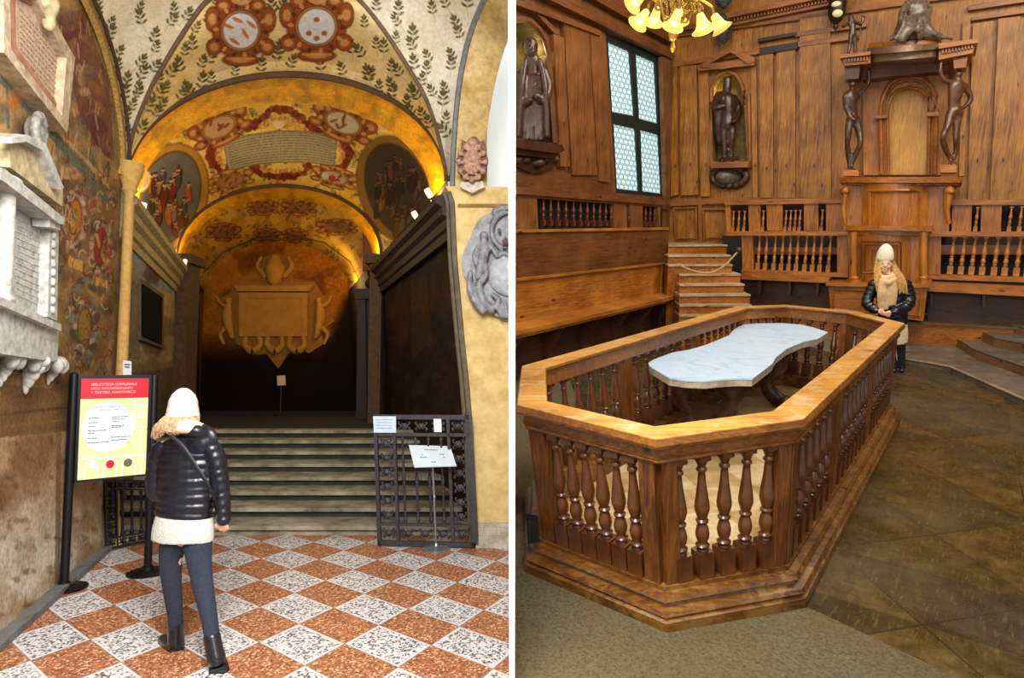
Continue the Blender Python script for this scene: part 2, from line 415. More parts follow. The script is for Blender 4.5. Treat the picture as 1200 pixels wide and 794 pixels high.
# --- near wall on the left, frescoed, under its wall arch
YC,YA,ZW,HWA=4.95,1.48,3.9,1.13
def arch_z(y): 
    q=np.clip((y-YC)/YA,-1,1); return np.where(np.abs(y-YC)<YA, ZW+HWA*np.sqrt(np.maximum(0,1-q*q)), ZW)
def fnW(a,b):
    y=2.6+(6.52-2.6)*a; x=W0[0]+(y-W0[1])*WD[0]/WD[1]; return np.stack([x,y,b*5.1],1)
def keepW(P): return P[:,2]<arch_z(P[:,1])+.03
mb,P=grid(fnW,330,560,keepW)
U,V=L.px(P); pt=Paint(U,V,(140,112,72))
pt.mott((84,66,44),26,.8,1); pt.mott((168,132,84),18,.6,4,.5,.7); pt.mott((146,92,50),12,.5,8,.52,.66,(70,150,135,480)); pt.mott((96,104,96),14,.5,11,.55,.7,(0,80,135,330))
pt.mott((196,150,94),26,.75,61,.35,.6,(-50,-60,140,210))
# lunette figures, purple and brown drapery
pt.poly([(70,18),(98,10),(128,95),(134,190),(118,178),(92,130),(78,70)],(120,72,58),.75)
for i in range(22):
    pt.ell(84+i*1.9+random.uniform(-9,9),30+i*7+random.uniform(-14,14),random.uniform(3,8),random.uniform(5,15),random.choice([(108,52,52),(92,44,50),(186,146,96),(150,100,60),(120,98,84),(196,164,118)]),random.uniform(-.8,.5),.65,.4)
pt.poly([(0,86),(0,97),(66,170),(128,244),(128,232),(70,158),(20,104)],(92,100,90),.85)
pt.poly([(0,78),(0,84),(30,112),(128,222),(128,214)],(186,150,92),.75)
pt.stroke([(8,96),(10,150)],3,(92,104,98)); pt.stroke([(68,175),(70,240)],3,(90,96,88),.7)
pt.ell(17,115,9,14,(178,104,44),.5,.7,.5)
for (x,y,rx,ry,c,fr) in ((87,257,8,23,(186,112,38),(186,160,140)),(118,289,7,21,(150,50,40),(184,160,130)),(99,382,7,20,(142,112,44),(112,112,100))):
    pt.ell(x,y,rx*2.2,ry*1.9,(122,84,56),.06,.8,.4); pt.ell(x,y,rx*1.7,ry*1.5,fr,.06,.75,.25,0,(.14,9,1)); pt.ell(x,y,rx*1.2,ry*1.15,(110,62,36),.06,.9,.2); pt.ell(x,y,rx,ry,c,.06,1,.15)
    for i in range(10):
        q=i*.63; pt.ell(x+rx*1.6*math.cos(q),y+ry*1.45*math.sin(q),2.6,4,(206,176,140) if i%2 else (100,56,40),q,.7,.5)
pt.ell(87,250,3,8,(104,96,70),0,.8); pt.stroke([(113,275),(122,305)],4,(196,150,60),.9); pt.stroke([(116,300),(121,275)],2,(60,60,90),.8)
pt.poly([(80,300),(97,306),(97,318),(80,312)],(206,160,64),.95); pt.poly([(112,324),(126,329),(126,338),(112,334)],(212,160,58),.95)
for i in range(60):
    x=random.uniform(72,128); y=random.uniform(200,470); pt.ell(x,y,random.uniform(1.5,4),random.uniform(2,8),random.choice([(160,92,50),(92,60,44),(176,136,86),(104,100,90),(150,52,40),(196,166,110)]),random.uniform(-1,1),.45,.5)
for i in range(14):
    q=i/14*2*PI; pt.ell(99+15*math.cos(q),372+44*math.sin(q),3.6,6,(128,128,112) if i%2 else (74,66,54),q,.8,.4)
rs0=random.Random(21)
for i in range(230):
    x=rs0.uniform(66,134); y=rs0.uniform(190,480)
    if 200<y<330 or rs0.random()<.6:
        r=rs0.uniform(1.5,5); a0=rs0.uniform(0,6.3); col=rs0.choice([(206,178,132),(176,122,66),(84,58,40),(140,56,36),(112,112,100),(190,150,90),(66,48,36)])
        pt.stroke([(x+r*math.cos(a0+t_*.8),y+1.9*r*math.sin(a0+t_*.8)) for t_ in range(5)],rs0.uniform(.8,1.8),col,.75)
for i in range(60):
    x=rs0.uniform(60,130); y=rs0.uniform(20,200); pt.stroke([(x,y),(x+rs0.uniform(-4,4),y+rs0.uniform(6,20))],rs0.uniform(1,2.4),rs0.choice([(196,150,100),(90,44,44),(140,80,56),(214,180,130),(78,48,40)]),.6)
# dado bands and stained plaster below
pt.poly([(0,450),(70,455),(128,445),(136,470),(136,505),(0,512)],(112,82,52),.75)
for yy,c in ((478,(84,60,40)),(492,(132,98,60)),(507,(176,140,84))): pt.stroke([(0,yy+8),(70,yy),(134,yy-4)],3,c,.8)
pt.poly([(-60,518),(70,506),(134,500),(134,760),(-60,900)],(178,146,112),.95)
m=V>512-.1*U
pt.mott((128,92,62),40,.85*m*np.clip((700-V)/90,0,1),21,.42,.6); pt.mott((222,210,192),34,1.0*m*np.clip((V-545)/100,0,1),31,.22,.5); pt.mott((96,70,46),10,.5*m,41,.6,.75)
pt.poly([(66,500),(72,500),(70,690),(64,696)],(104,74,48),.55)
struct('wall_left',mb,painted('fresco',.88,.3,26,.35),L,cols=pt.c,base=W0,smooth=0)
# golden rib of the wall arch
mb=MB(); pts=[]
for i in range(31):
    y=YC+YA*math.cos(PI*i/30*.98+.01) ; z=ZW+HWA*math.sin(PI*i/30*.98+.01); p=wl(y,.03); pts.append((p[0],y,z))
mb.tube(pts,.075,6,ratio=.5,ref=(0,0,1)); 
m_rib=plain('gilded_rib',(176,138,66),.7,0,.2,40)
struct('trim_wall_arch',mb,m_rib,L); 
mb=MB(); mb.tube([tuple(np.array(p)+WN*.07) for p in pts],.02,6); struct('trim_wall_arch_edge',mb,plain('dark_line',(66,44,30),.8),L)
# grey kerb along the wall
mb=MB(); a=wl(1.8,0);b=wl(6.4,0); a2=wl(1.8,.1);b2=wl(6.4,.1)
mb.hexa([a,a2,b2,b],[tuple(a+[0,0,.05]),tuple(a2+[0,0,.05]),tuple(b2+[0,0,.05]),tuple(b+[0,0,.05])])
struct('baseboard_left',mb,plain('grey_stone_kerb',(112,112,110),.7),L,smooth=0)
# slim yellow column at the corner
mb=MB(); c0=rp(134,636,6.5); c0[2]=0
mb.lathe([(.1,0),(.1,.1),(.06,.16),(.05,3.5),(.05,3.72),(.08,3.76),(.07,3.8),(.1,3.9),(.13,4.0),(.13,4.06)],c0,12)
struct('trim_corner_column',mb,plain('ochre_stone',(186,146,78),.8,0,.08,20,.05),L)
# short wall behind the column
mb=MB(); mb.prism([rp(110,700,6.62)*[1,1,0]+[0,0,0],(cx(7)-HW+.02,7.0,0),(cx(7)-HW+.02,7.0,4.1),rp(110,205,6.62)*[1,1,0]+[0,0,4.1]],(-.05,.1,0))
struct('wall_left_return',mb,plain('brown_plaster',(120,96,62),.85),L,smooth=0)
# --- vault of the front bay
def on_barrel(u,v):
    d=L.d(u,v); o=np.array([0,0,L.H]); last=None
    for k in range(400):
        y=7.2-k*.01; p=o+d*(y/d[1]); s=(p[0]-cx(y))/HW; z=ZS+RISE*math.sqrt(max(0,1-s*s)) if abs(s)<1 else ZS
        e=p[2]-z
        if last is not None and (e<0)!=(last<0) : return p
        last=e
    return None
gl=[(148.6,200),(156,154),(174,108),(191,76),(214,38),(242,0)]; gr=[(523,200),(516.6,171),(509,141),(496.5,108),(476,73),(451,35),(423.4,0)]
def groin(pxs,s0):
    out=[np.array([cx(7.0)+s0*HW,7.0,ZS])]
    ys=np.linspace(6.93,5.72,len(pxs))
    for (u,v),y in zip(pxs,ys): out.append(rp(u,v,y))
    d=out[-1]-out[-2]; c=np.array([cx(5.0),5.0,5.42]); e=out[-1]; out+= [e+(c-e)*.35,e+(c-e)*.7,c]
    return out
GL=groin(gl,-1); GR=groin(gr,1)
def resamp(P,n):
    P=[np.array(p) for p in P]; q=cat([tuple(p) for p in P],8); q=np.array(q); L_=np.append(0,np.cumsum(np.linalg.norm(np.diff(q,axis=0),axis=1))); L_/=L_[-1]
    t=np.linspace(0,1,n); return np.stack([np.interp(t,L_,q[:,i]) for i in range(3)],1)
def loft(A,B,n,bulge=0.0,dirn=(0,0,1)):
    """grid between two curves"""
    vs=[];m=len(A)
    for j in range(n):
        t=j/(n-1); vs.append(A*(1-t)+B*t+np.array(dirn)*bulge*4*t*(1-t))
    P=np.concatenate(vs); mb=MB(); mb.v=[tuple(p) for p in P]; mb.f=[(j*m+i,j*m+i+1,(j+1)*m+i+1,(j+1)*m+i) for j in range(n-1) for i in range(m-1)]
    return mb,P
m_vault=painted('vault_plaster',.85,.14,24,.12)
SPR=[(455,20),(455,65),(650,40),(655,85),(810,48),(800,95),(870,70),(515,110),(512,155),(720,170),(725,222),(550,250),(550,302),(655,287),(662,340),(530,370),(590,378),(580,430),(640,430),(500,215),(720,310),(615,490),(590,532),(645,415),(585,630),(660,600),(690,490),(770,410),(740,430),(750,490),(730,520),(845,440),(862,410),(800,330),(835,305),(860,235),(895,205),(912,130),(965,85),(940,290),(980,265),(940,380),(985,365),(1095,330),(1010,20),(740,370),(890,430)]
SPL=[(a/3.97,b/3.97) for a,b in SPR]
SPR2=[(75,30),(120,25),(110,228),(98,250),(25,305),(165,290),(300,300),(400,325),(530,350),(505,105),(445,222),(485,240),(560,205),(595,220),(560,25),(662,45),(655,98),(730,160),(725,208),(820,40),(880,12),(932,110),(945,152),(650,180),(735,295),(800,265),(792,322),(662,330),(630,310),(912,260),(907,300),(770,375),(630,400),(635,425),(820,425),(878,415),(870,462),(745,440),(720,430),(700,480),(720,512),(570,410),(775,535),(805,572),(882,555),(880,610),(985,5),(520,345)]
SPL+=[(300+a/3.97,b/3.97) for a,b in SPR2]
def vault_paint(P,base,warm):
    U,V=L.px(P); pt=Paint(U,V,base); pt.mott(tuple(q*.88 for q in base),22,.6,3); pt.mott(warm,40,.6,9,.4,.6)
    rs=random.Random(3)
    for (x,y) in SPL:
        a=-PI/2+ (x-335)/335*-.5+rs.uniform(-.5,.5); pt.sprig(x,y,rs.uniform(7,9.5),a,(76,72,40))
    for i in range(40): pt.ell(rs.uniform(100,560),rs.uniform(0,200),1.6,1.2,(190,150,120),0,.5,.5)
    return pt
A=resamp([(wl(y,.0)[0],y,float(arch_z(np.array(y)))) for y in np.linspace(6.4,3.9,40)],230); B=resamp(GL,230)
mb,P=loft(A,B,150,.10); pt=vault_paint(P,(222,210,184),(214,196,160)); struct('ceiling_vault_left_web',mb,m_vault,L,cols=pt.c,smooth=60)
# right web and arcade arch
ra=[(530.5,222,6.62),(530.5,200,6.6),(533,151,6.5),(538,101,6.3),(545.6,60,6.1),(554.4,30,5.9),(567,0,5.6),(580,-26,5.3),(594,-40,5.0)]
RA=resamp([rp(u,v,y) for u,v,y in ra],230); B=resamp(GR,230)
mb,P=loft(RA,B,150,.10); pt=vault_paint(P,(216,208,188),(206,196,166)); struct('ceiling_vault_right_web',mb,m_vault,L,cols=pt.c,smooth=60)
# centre web: between the groins, carried on the first arch
n=300; G1=resamp(GL,n); G2=resamp(GR,n); vs=[]; m_=340
for i in range(n):
    p,q=G1[i],G2[i]; s1=-math.sqrt(max(0,1-((p[2]-ZS)/RISE)**2)) if p[2]<ZS+RISE else -.05; s2=-s1
    s1=max(-1,min(-.02,(p[0]-cx(p[1]))/HW)); s2=min(1,max(.02,(q[0]-cx(q[1]))/HW)); t1=math.asin(s1);t2=math.asin(s2)
    row=[]
    for j in range(m_):
        t_=j/(m_-1); th=t1+(t2-t1)*t_; y=p[1]*(1-t_)+q[1]*t_; e=(p[2]-(ZS+RISE*math.cos(t1)))*(1-t_)**6+(q[2]-(ZS+RISE*math.cos(t2)))*t_**6+.06*min(1,i/30)*4*t_*(1-t_)
        row.append((cx(y)+HW*math.sin(th),y,ZS+RISE*math.cos(th)+e))
    vs+=row
mb=MB(); mb.v=vs; mb.f=[(i*m_+j,i*m_+j+1,(i+1)*m_+j+1,(i+1)*m_+j) for i in range(n-1) for j in range(m_-1)]
P=np.array(vs); pt=vault_paint(P,(226,204,148),(222,186,110))  # warmer cream here: part of the lamp yellow is in the paint
pt.cart(282,36,39,38,0,(142,74,32),(206,154,92),(208,212,216),None,8,.5); pt.cart(371,31,41,38,0,(142,74,32),(206,154,92),(208,212,216),None,8,1.4)
pt.ell(283,-2,12,8,(196,150,100),0,.9); pt.ell(372,-3,12,8,(196,150,100),0,.9)
for dx,dy,r in ((-16,-6,0),(-4,-14,0),(6,4,.6),(14,-8,.3),(-8,14,.2)): pt.ell(282+dx*.9,36+dy*.9,7,2.2,(190,104,46),.4+r,.95,.4)
for dx,dy in ((0,-10),(-9,6),(9,6),(0,12)): pt.ell(371+dx,33+dy,3.5,3,(160,88,44),0,.95,.3)
struct('ceiling_vault_centre_web',mb,m_vault,L,cols=pt.c,smooth=60)
m_groin=plain('groin_line',(110,84,66),.8)
mb=MB(); mb.tube([tuple(p-np.array([0,0,.015])) for p in G1[::8]],.022,6); struct('trim_groin_left',mb,m_groin,L)
mb=MB(); mb.tube([tuple(p-np.array([0,0,.015])) for p in G2[::8]],.022,6); struct('trim_groin_right',mb,m_groin,L)
mb=MB(); mb.tube([tuple(p) for p in RA[::8]],.03,6); struct('trim_arcade_moulding',mb,plain('blue_grey_moulding',(120,122,124),.7),L)
oa=[(571,222,6.62),(571,200,6.6),(571.5,151,6.5),(579.6,101,6.3),(589.7,63,6.1),(596,45,5.9),(600,30,5.6),(604,10,5.3),(608,0,5.0)]
OA=resamp([rp(u,v,y) for u,v,y in oa],230); mb,P=loft(RA,OA,30); U,V=L.px(P); pt=Paint(U,V,(206,176,116)); pt.mott((182,150,86),16,.8,5); pt.mott((226,204,150),20,.5,15)
struct('wall_right_arcade_arch',mb,painted('ochre_plaster',.85,.2,20,.2),L,cols=pt.c,smooth=60)
# --- right pillar
py=6.56; lp=[(522,218),(527,226),(531,238),(534,304),(542.6,399),(548,450),(552,500),(557,600),(559,641)]
front=[rp(u,v,py) for u,v in lp]; front[-1][2]=0; zt=rp(527,219,py)[2]
poly=[np.array([p[0],py,p[2]]) for p in front]+[np.array([.1,py,0]),np.array([.1,py,zt])]
mb=MB(); mb.prism(poly,(-.12,.42,0)); struct('wall_right_pillar',mb,plain('pillar_plaster',(218,192,132),.85,0,.09,7,.3,c2=(188,156,94)),L,smooth=0)
mb=MB(); 
for z0,z1,o in ((0,.12,.09),(.12,.2,.05),(.2,.24,.03)): mb.box(front[-1][0]+.02-o*.3,-.0,py-o,py,z0,z1)
struct('trim_pillar_base',mb,plain('pale_stone',(190,182,160),.8),L,smooth=0)
mb=MB(); q=rp(560,243,py); mb.box(front[3][0]+.02,-.0,py-.02,py,q[2],q[2]+.035); struct('trim_pillar_course',mb,plain('ochre_course',(150,118,60),.85),L,smooth=0)
mb=MB()
for off,r in ((0,.03),(-.05,.02)):
    mb.tube([tuple(p+np.array([off-.01,-.02,0])) for p in front[1:]],r,8)
struct('trim_pillar_moulding',mb,plain('grey_moulding',(104,94,76),.6),L)
mb=MB(); mb.box(-.95,-.02,8.2,8.3,3.2,8.5); struct('wall_daylight_glow',mb,emis('daylight_glow',(232,236,230),.5),L,smooth=0)  # glowing wall added outside to stand for daylight beyond the arcade
# --- first great arch (lamp yellow painted into the soffit), vault beyond, second arch, far vault
def arch_band(name,y0,y1,base,k,edge=True):
    mb,P=grid(barrel(y0,y1),140,24); U,V=L.px(P); pt=Paint(U,V,base); pt.mott(tuple(q*.72 for q in base),9,.8,k,.45,.65); pt.mott((236,190,60),14,.6,k+5,.5,.7)
    struct(name,mb,painted('lamp_yellow_soffit',.6,.25,30,.25),L,cols=pt.c,smooth=60)
    if edge:
        mb=MB(); mb.tube([tuple(p+np.array([0,-.03,-.02])) for p in P.reshape(140,24,3)[:,0]],.04,6,ref=(0,1,0)); struct(name+'_edge',mb,plain('arch_edge',(78,54,28),.8),L)
arch_band('ceiling_arch_front',7.0,7.75,(250,180,8),50)
arch_band('ceiling_arch_rear',11.1,11.95,(246,176,8),70)
leaf2=lambda pt,n,box,rs,sz=(2.6,4): [pt.sprig(rs.uniform(box[0],box[2]),rs.uniform(box[1],box[3]),rs.uniform(*sz),rs.uniform(0,6.3),(88,78,36),.75) for _ in range(n)]
mb,P=grid(barrel(7.75,11.1),480,200); U,V=L.px(P); pt=Paint(U,V,(234,204,110)); pt.mott((214,166,58),18,.7,31); rs=random.Random(5); leaf2(pt,520,(155,108,520,300),rs)  # ground yellowed in the paint for the lamp glow
# painted scrollwork round the inscription
def scrolls(path,r,cols,n):
    q=np.array(cat(path,max(2,n//max(1,len(path)-1))))
    for k,(x,y) in enumerate(q):
        pt.ell(x+rs.uniform(-1.5,1.5),y+rs.uniform(-1.5,1.5),r*rs.uniform(.7,1.25),r*rs.uniform(.5,.9),cols[k%len(cols)],rs.uniform(0,3),.9,.25)
MAR=[(112,36,28),(128,52,32),(96,30,26),(150,72,40)]; OCH=[(206,158,84),(226,186,112),(184,120,60)]
for pth in ([(252,170),(246,182),(256,196),(268,203)],[(401,168),(410,180),(404,190),(394,198)],[(290,152),(303,142),(318,130),(332,128),(346,133),(360,145),(372,153)],[(298,197),(312,204),(330,206),(348,203),(362,195)]): scrolls(pth,5.5,MAR,34)
for pth in ([(258,172),(256,184),(262,196)],[(396,170),(401,182),(396,192)],[(304,150),(320,140),(332,138),(346,142),(356,150)],[(306,198),(330,201),(354,197)]): scrolls(pth,3,OCH,22)
pt.ell(327,146,6,4.5,(226,214,190),0,.9)
top=[(262,166),(290,158),(328,153),(365,154),(395,162)]; bot=[(391,194),(360,190),(328,190),(296,193),(268,200)]
pt.poly(top+bot,(164,156,132)); pt.stroke(top+bot+[top[0]],1.2,(110,96,60),.9)
for k in range(11):
    q=(k+.7)/11.6; rw=np.array([(a[0]*(1-q)+b[0]*q,a[1]*(1-q)+b[1]*q) for a,b in zip(top,bot[::-1])]); rw=np.array(cat([tuple(z_) for z_ in rw],16)); z_=2
    while z_<len(rw)-3:
        w_=rs.randint(1,3); pt.stroke([tuple(rw[z_]),tuple(rw[min(z_+w_,len(rw)-2)])],1.1,(104,98,80),.8); z_+=w_+1
pt.cart(257,149,36,20,-.45,(156,84,40),(206,160,100),(190,150,110),(130,60,45),7,.3); pt.cart(402,144,38,20,.38,(156,84,40),(206,160,100),(196,186,160),(120,70,50),7,1.1)
pt.cart(270,212,27,12,-.25,(166,110,56),(206,166,96),(176,130,84),(120,62,40),6,2); pt.cart(392,208,27,12,.25,(160,96,50),(206,166,96),(180,150,120),(120,46,40),6,2.4); pt.ell(381,206,4,5,(190,190,180),0,.9); pt.ell(389,209,4,4,(150,50,36),0,.9)
# side lunettes with crowded figures
for (pc,rot,fr,fld,S,dk) in (((197,232),.32,(182,134,50),(104,104,102),1,1.0),((466,222),-.36,(132,98,42),(58,48,40),-1,.5)):
    pt.ell(pc[0],pc[1],46,66,(110,78,36),rot,.95,.05); pt.ell(pc[0],pc[1],44.5,64.5,fr,rot,1,.05); pt.ell(pc[0],pc[1],36.5,57,(80,50,26),rot,1,.05); pt.ell(pc[0],pc[1],35,55.5,fld,rot,1,.05)
    for i in range(34):
        a=rs.uniform(0,6.3); q=rs.uniform(0,.9)**.6; x=pc[0]+28*q*math.cos(a); y=pc[1]+44*q*math.sin(a)
        if math.hypot((x-pc[0])/30,(y-pc[1])/46)>.95: continue
        r=rs.uniform(2.6,5); col=rs.choice([(176,96,44),(124,40,30),(206,168,112),(80,74,72),(150,124,104),(196,116,50),(70,42,30),(96,50,40)]); col=tuple(q_*dk for q_ in col); lo=tuple(q_*.5 for q_ in col)
        t_=rs.uniform(-.35,.35); pt.ell(x,y+r*2,r*1.1,r*2.6,lo,t_,.9,.2); pt.ell(x-.6,y+r*2,r*.75,r*2.3,col,t_,.95,.3); pt.ell(x,y-r*.9,r*.55,r*.65,(206*dk,160*dk,124*dk),0,.95,.3); pt.ell(x,y-r*1.3,r*.6,r*.35,(60*dk,40*dk,28*dk),0,.9,.3)
        pt.stroke([(x,y+1),(x+rs.uniform(-7,7),y+rs.uniform(-4,6))],1.6,(200*dk,156*dk,118*dk),.9)
pt.ell(167,212,9,13,(230,226,206),.3,.95,.25); pt.ell(169,210,5,9,(196,170,110),.3,.8,.3)
struct('ceiling_barrel_vault',mb,m_vault,L,cols=pt.c,smooth=60)
mb,P=grid(barrel(11.95,15.85),320,120); U,V=L.px(P); pt=Paint(U,V,(220,178,72)); pt.mott((184,136,44),14,.7,37); leaf2(pt,420,(225,225,440,340),rs,(2,3))
for (x,y,rx,ry) in ((308,243,18,9),(350,243,20,9),(262,272,20,10),(395,266,24,9),(313,276,16,8),(346,276,15,8)): pt.cart(x,y,rx,ry,0,(150,90,40),(196,150,80),(150,110,80),(110,56,36),6,x)
pt.stroke([(238,320),(262,295),(300,279),(335,274)],1.4,(110,80,40)); pt.stroke([(335,274),(380,284),(410,306),(424,334)],1.4,(110,80,40))
struct('ceiling_far_vault',mb,m_vault,L,cols=pt.c,smooth=60)
# back wall
YB=15.8
def fnB(a,b): return np.stack([cx(YB)-HW-.1+a*(2*HW+.8),np.full_like(a,YB),b*(ZS+RISE+.1)],1)
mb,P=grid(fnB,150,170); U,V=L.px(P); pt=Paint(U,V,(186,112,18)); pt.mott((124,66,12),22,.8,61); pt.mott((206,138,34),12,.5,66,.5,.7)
m=np.clip((V-388)/34,0,1); pt.blend(slice(None),m*.96,(20,10,6)); m=np.clip((U-400+(V-340)*.35)/14,0,1)*np.clip((V-330)/20,0,1); pt.blend(slice(None),m*.95,(20,10,6))  # lamp amber above, hall shade below and at right painted into the wall
struct('wall_back',mb,painted('lamplit_plaster',.85,.3,14,.3),L,cols=pt.c,smooth=0)
# hall side walls
def sidewall(s,y0,y1,name,paint,z1=ZS+.02,nu=170,nv=150):
    def fn(a,b):
        y=y0+(y1-y0)*a; return np.stack([cx(y)+s*(HW),y,b*z1],1)
    mb,P=grid(fn,nu,nv); U,V=L.px(P); pt=Paint(U,V,(176,156,116)); paint(pt); return struct(name,mb,painted('hall_wall',.8,.35,16,.3),L,cols=pt.c,smooth=0)
def pL(pt):
    pt.mott((128,112,84),24,.8,81); pt.mott((196,174,130),14,.6,84,.5,.7)
    pt.poly([(155,285),(170,288),(204,322),(204,345),(160,330)],(140,160,166),.85); pt.poly([(154,330),(166,334),(164,420),(150,420)],(104,104,98),.5)
    pt.ell(180,318,11,16,(96,70,56),.3,.8,.3,0,(.12,7,0)); pt.ell(178,312,5,7,(120,84,70),.2,.8); pt.ell(180,404,14,12,(88,80,68),.2,.7,.3,0,(.15,6,0)); 
    for i in range(16): pt.ell(148+random.uniform(-3,4),300+i*6,2,5,random.choice([(140,132,120),(110,70,60),(84,90,96)]),0,.5,.5)
    pt.poly([(205,330),(245,330),(245,560),(205,560)],(52,34,20),.9); pt.stroke([(206,325),(206,480)],3,(128,96,44),.8); pt.stroke([(236,345),(236,490)],5,(140,98,36),.9)
    pt.poly([(205,430),(140,440),(140,700),(205,640)],(84,72,54),.6)
sidewall(-1,7.0,15.8,'wall_left_stair_hall',pL)
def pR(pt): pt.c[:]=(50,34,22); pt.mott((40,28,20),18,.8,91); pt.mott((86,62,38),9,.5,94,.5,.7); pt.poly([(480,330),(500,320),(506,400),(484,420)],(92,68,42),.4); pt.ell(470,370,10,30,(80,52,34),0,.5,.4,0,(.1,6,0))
# right wall leans with the pillar moulding
def fnR(a,b):
    y=7.0+(15.8-7.0)*a; top=np.stack([cx(y)+HW,y,np.full_like(y,ZS+.02)],1); bo=top.copy(); bo[:,2]=0; bo[:,0]+=.33; return top*b[:,None]+bo*(1-b[:,None])
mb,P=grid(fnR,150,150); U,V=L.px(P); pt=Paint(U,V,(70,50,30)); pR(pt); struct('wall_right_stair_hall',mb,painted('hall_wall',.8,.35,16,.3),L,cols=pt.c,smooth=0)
# cornices of the stair hall
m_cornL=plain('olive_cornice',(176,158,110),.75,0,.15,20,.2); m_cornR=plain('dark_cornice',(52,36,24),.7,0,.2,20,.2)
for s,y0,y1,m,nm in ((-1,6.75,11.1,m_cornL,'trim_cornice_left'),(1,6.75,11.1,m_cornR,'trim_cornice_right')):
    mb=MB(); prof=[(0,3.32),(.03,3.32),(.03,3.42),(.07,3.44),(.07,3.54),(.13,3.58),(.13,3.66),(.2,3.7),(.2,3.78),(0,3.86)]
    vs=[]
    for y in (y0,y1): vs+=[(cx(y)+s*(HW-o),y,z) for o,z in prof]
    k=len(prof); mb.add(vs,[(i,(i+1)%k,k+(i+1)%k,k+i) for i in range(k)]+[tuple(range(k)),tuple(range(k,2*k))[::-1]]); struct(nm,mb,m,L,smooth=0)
# piers under the rear arch
for s,nm in ((-1,'trim_rear_pier_left'),(1,'trim_rear_pier_right')):
    mb=MB(); x=cx(11.1)+s*HW; mb.box(min(x,x-s*.22),max(x,x-s*.22),11.1,11.5,.9,ZS-.05); mb.box(min(x,x-s*.3),max(x,x-s*.3),11.0,11.55,ZS-.2,ZS-.03)
    struct(nm,mb,plain('umber_pier',(84,60,34),.8),L,smooth=0)
# --- stairs
m_step=plain('worn_stone',(160,152,130),.8,0,.2,4,.5,c2=(92,86,72)); m_riser_shade=plain('riser_shade_stone',(58,54,46),.85,0,.2,9,.3)  # risers get a darker stone: shade under the nosings put into colour
for i in range(8):
    y=7.0+.38*i; z=.12*(i+1); mb=MB(); x0=cx(y)-HW-.1; x1=cx(y)+HW+.32
    mb.hexa([(x0,y,0),(x1,y,0),(x1-1.2,10.1,0),(x0-1.2,10.1,0)],[(x0,y,z-.045),(x1,y,z-.045),(x1-1.2,10.1,z-.045),(x0-1.2,10.1,z-.045)])
    so=struct('stair_step',mb,m_riser_shade if i else m_step,L); mb=MB()
    mb.hexa([(x0,y-.055,z-.05),(x1,y-.055,z-.05),(x1,y,z-.05),(x0,y,z-.05)],[(x0,y-.055,z-.006),(x1,y-.055,z-.006),(x1,y,z),(x0,y,z)])
    mb.hexa([(x0,y,z-.045),(x1,y,z-.045),(x1-1.2,10.1,z-.045),(x0-1.2,10.1,z-.045)],[(x0,y,z),(x1,y,z),(x1-1.2,10.1,z),(x0-1.2,10.1,z)])
    mk('tread',mb,m_step,L,so)
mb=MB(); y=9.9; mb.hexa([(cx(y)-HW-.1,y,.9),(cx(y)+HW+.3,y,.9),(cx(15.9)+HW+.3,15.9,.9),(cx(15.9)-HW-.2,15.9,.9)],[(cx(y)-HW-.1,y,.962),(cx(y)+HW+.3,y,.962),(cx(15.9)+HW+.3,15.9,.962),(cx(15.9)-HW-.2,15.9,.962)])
struct('floor_landing',mb,plain('shaded_landing',(30,24,20),.85),L,smooth=0)  # hall darkness put into the landing's near-black colour
# --- dark doorcase with a bust on the right of the landing
yd=12.4; t_=root('door_1',L,rp(434,500,yd)*[1,1,0]+[0,0,.96],None,None); t_['kind']='structure'
m_dk=plain('blackened_wood',(34,24,18),.6)
def fpoly(room,y,pts,dy,holes=()):
    mb=MB(); mb.prism([room.fy(u,v,y) for u,v in pts],(0,dy,0),[[room.fy(u,v,y) for u,v in h] for h in holes]); return mb
mk('jamb',fpoly(L,yd,[(419,346),(428,346),(430,505),(417,505)],.3),m_dk,L,t_); mk('jamb',fpoly(L,yd,[(446,346),(455,346),(457,505),(446,505)],.3),m_dk,L,t_)
mk('lintel',fpoly(L,yd-.05,[(413,338),(459,338),(456,350),(417,350)],.35),m_dk,L,t_); mk('door_leaf',fpoly(L,yd+.1,[(428,350),(446,350),(446,505),(430,505)],.1),plain('door_dark',(22,16,12),.6),L,t_)
mb=MB(); figure(mb,L,yd+.1,[[(435,338,0,5),(435,332,0,8),(435,326,0,4)],[(435,320,0,5.5)]]); mk('bust',mb,m_dk,L,t_,vox=.02)
mb=fpoly(L,12.0,[(425,270),(447,268),(449,312),(425,318)],.05); tag(mk('dark_curtain',mb,plain('maroon_cloth',(70,30,22),.8),L),'dark red hanging beside the rear arch, above the doorcase','hanging')
# --- great stucco memorial on the back wall
t_=root('stucco_memorial',L,rp(322,430,YB-.05),'large ochre stucco memorial with scrolls and putti on the dark back wall','memorial')
m_st=plain('ochre_stucco',(186,130,44),.85,0,.06,5,.1); m_st2=plain('ochre_stucco_dark',(160,104,30),.85,0,.08,5,.1)
mk('backing',fpoly(L,YB-.04,[(252,375),(262,360),(250,352),(268,345),(276,330),(300,326),(306,302),(322,296),(338,302),(344,326),(368,330),(378,345),(392,350),(382,362),(392,376),(376,388),(380,402),(362,414),(352,408),(338,414),(326,432),(312,414),(300,416),(288,408),(276,402),(276,388)],.06),m_st2,L,t_)
mk('inscription_panel',fpoly(L,YB-.14,[(284,347),(356,347),(356,390),(284,390)],.1),m_st,L,t_)
mb=fpoly(L,YB-.18,[(280,343),(360,343),(360,394),(280,394)],.06,[[(286,349),(354,349),(354,388),(286,388)]]); mk('panel_frame',mb,m_st,L,t_)
mk('cornice',fpoly(L,YB-.22,[(274,334),(366,334),(362,341),(278,341)],.2),m_st,L,t_)
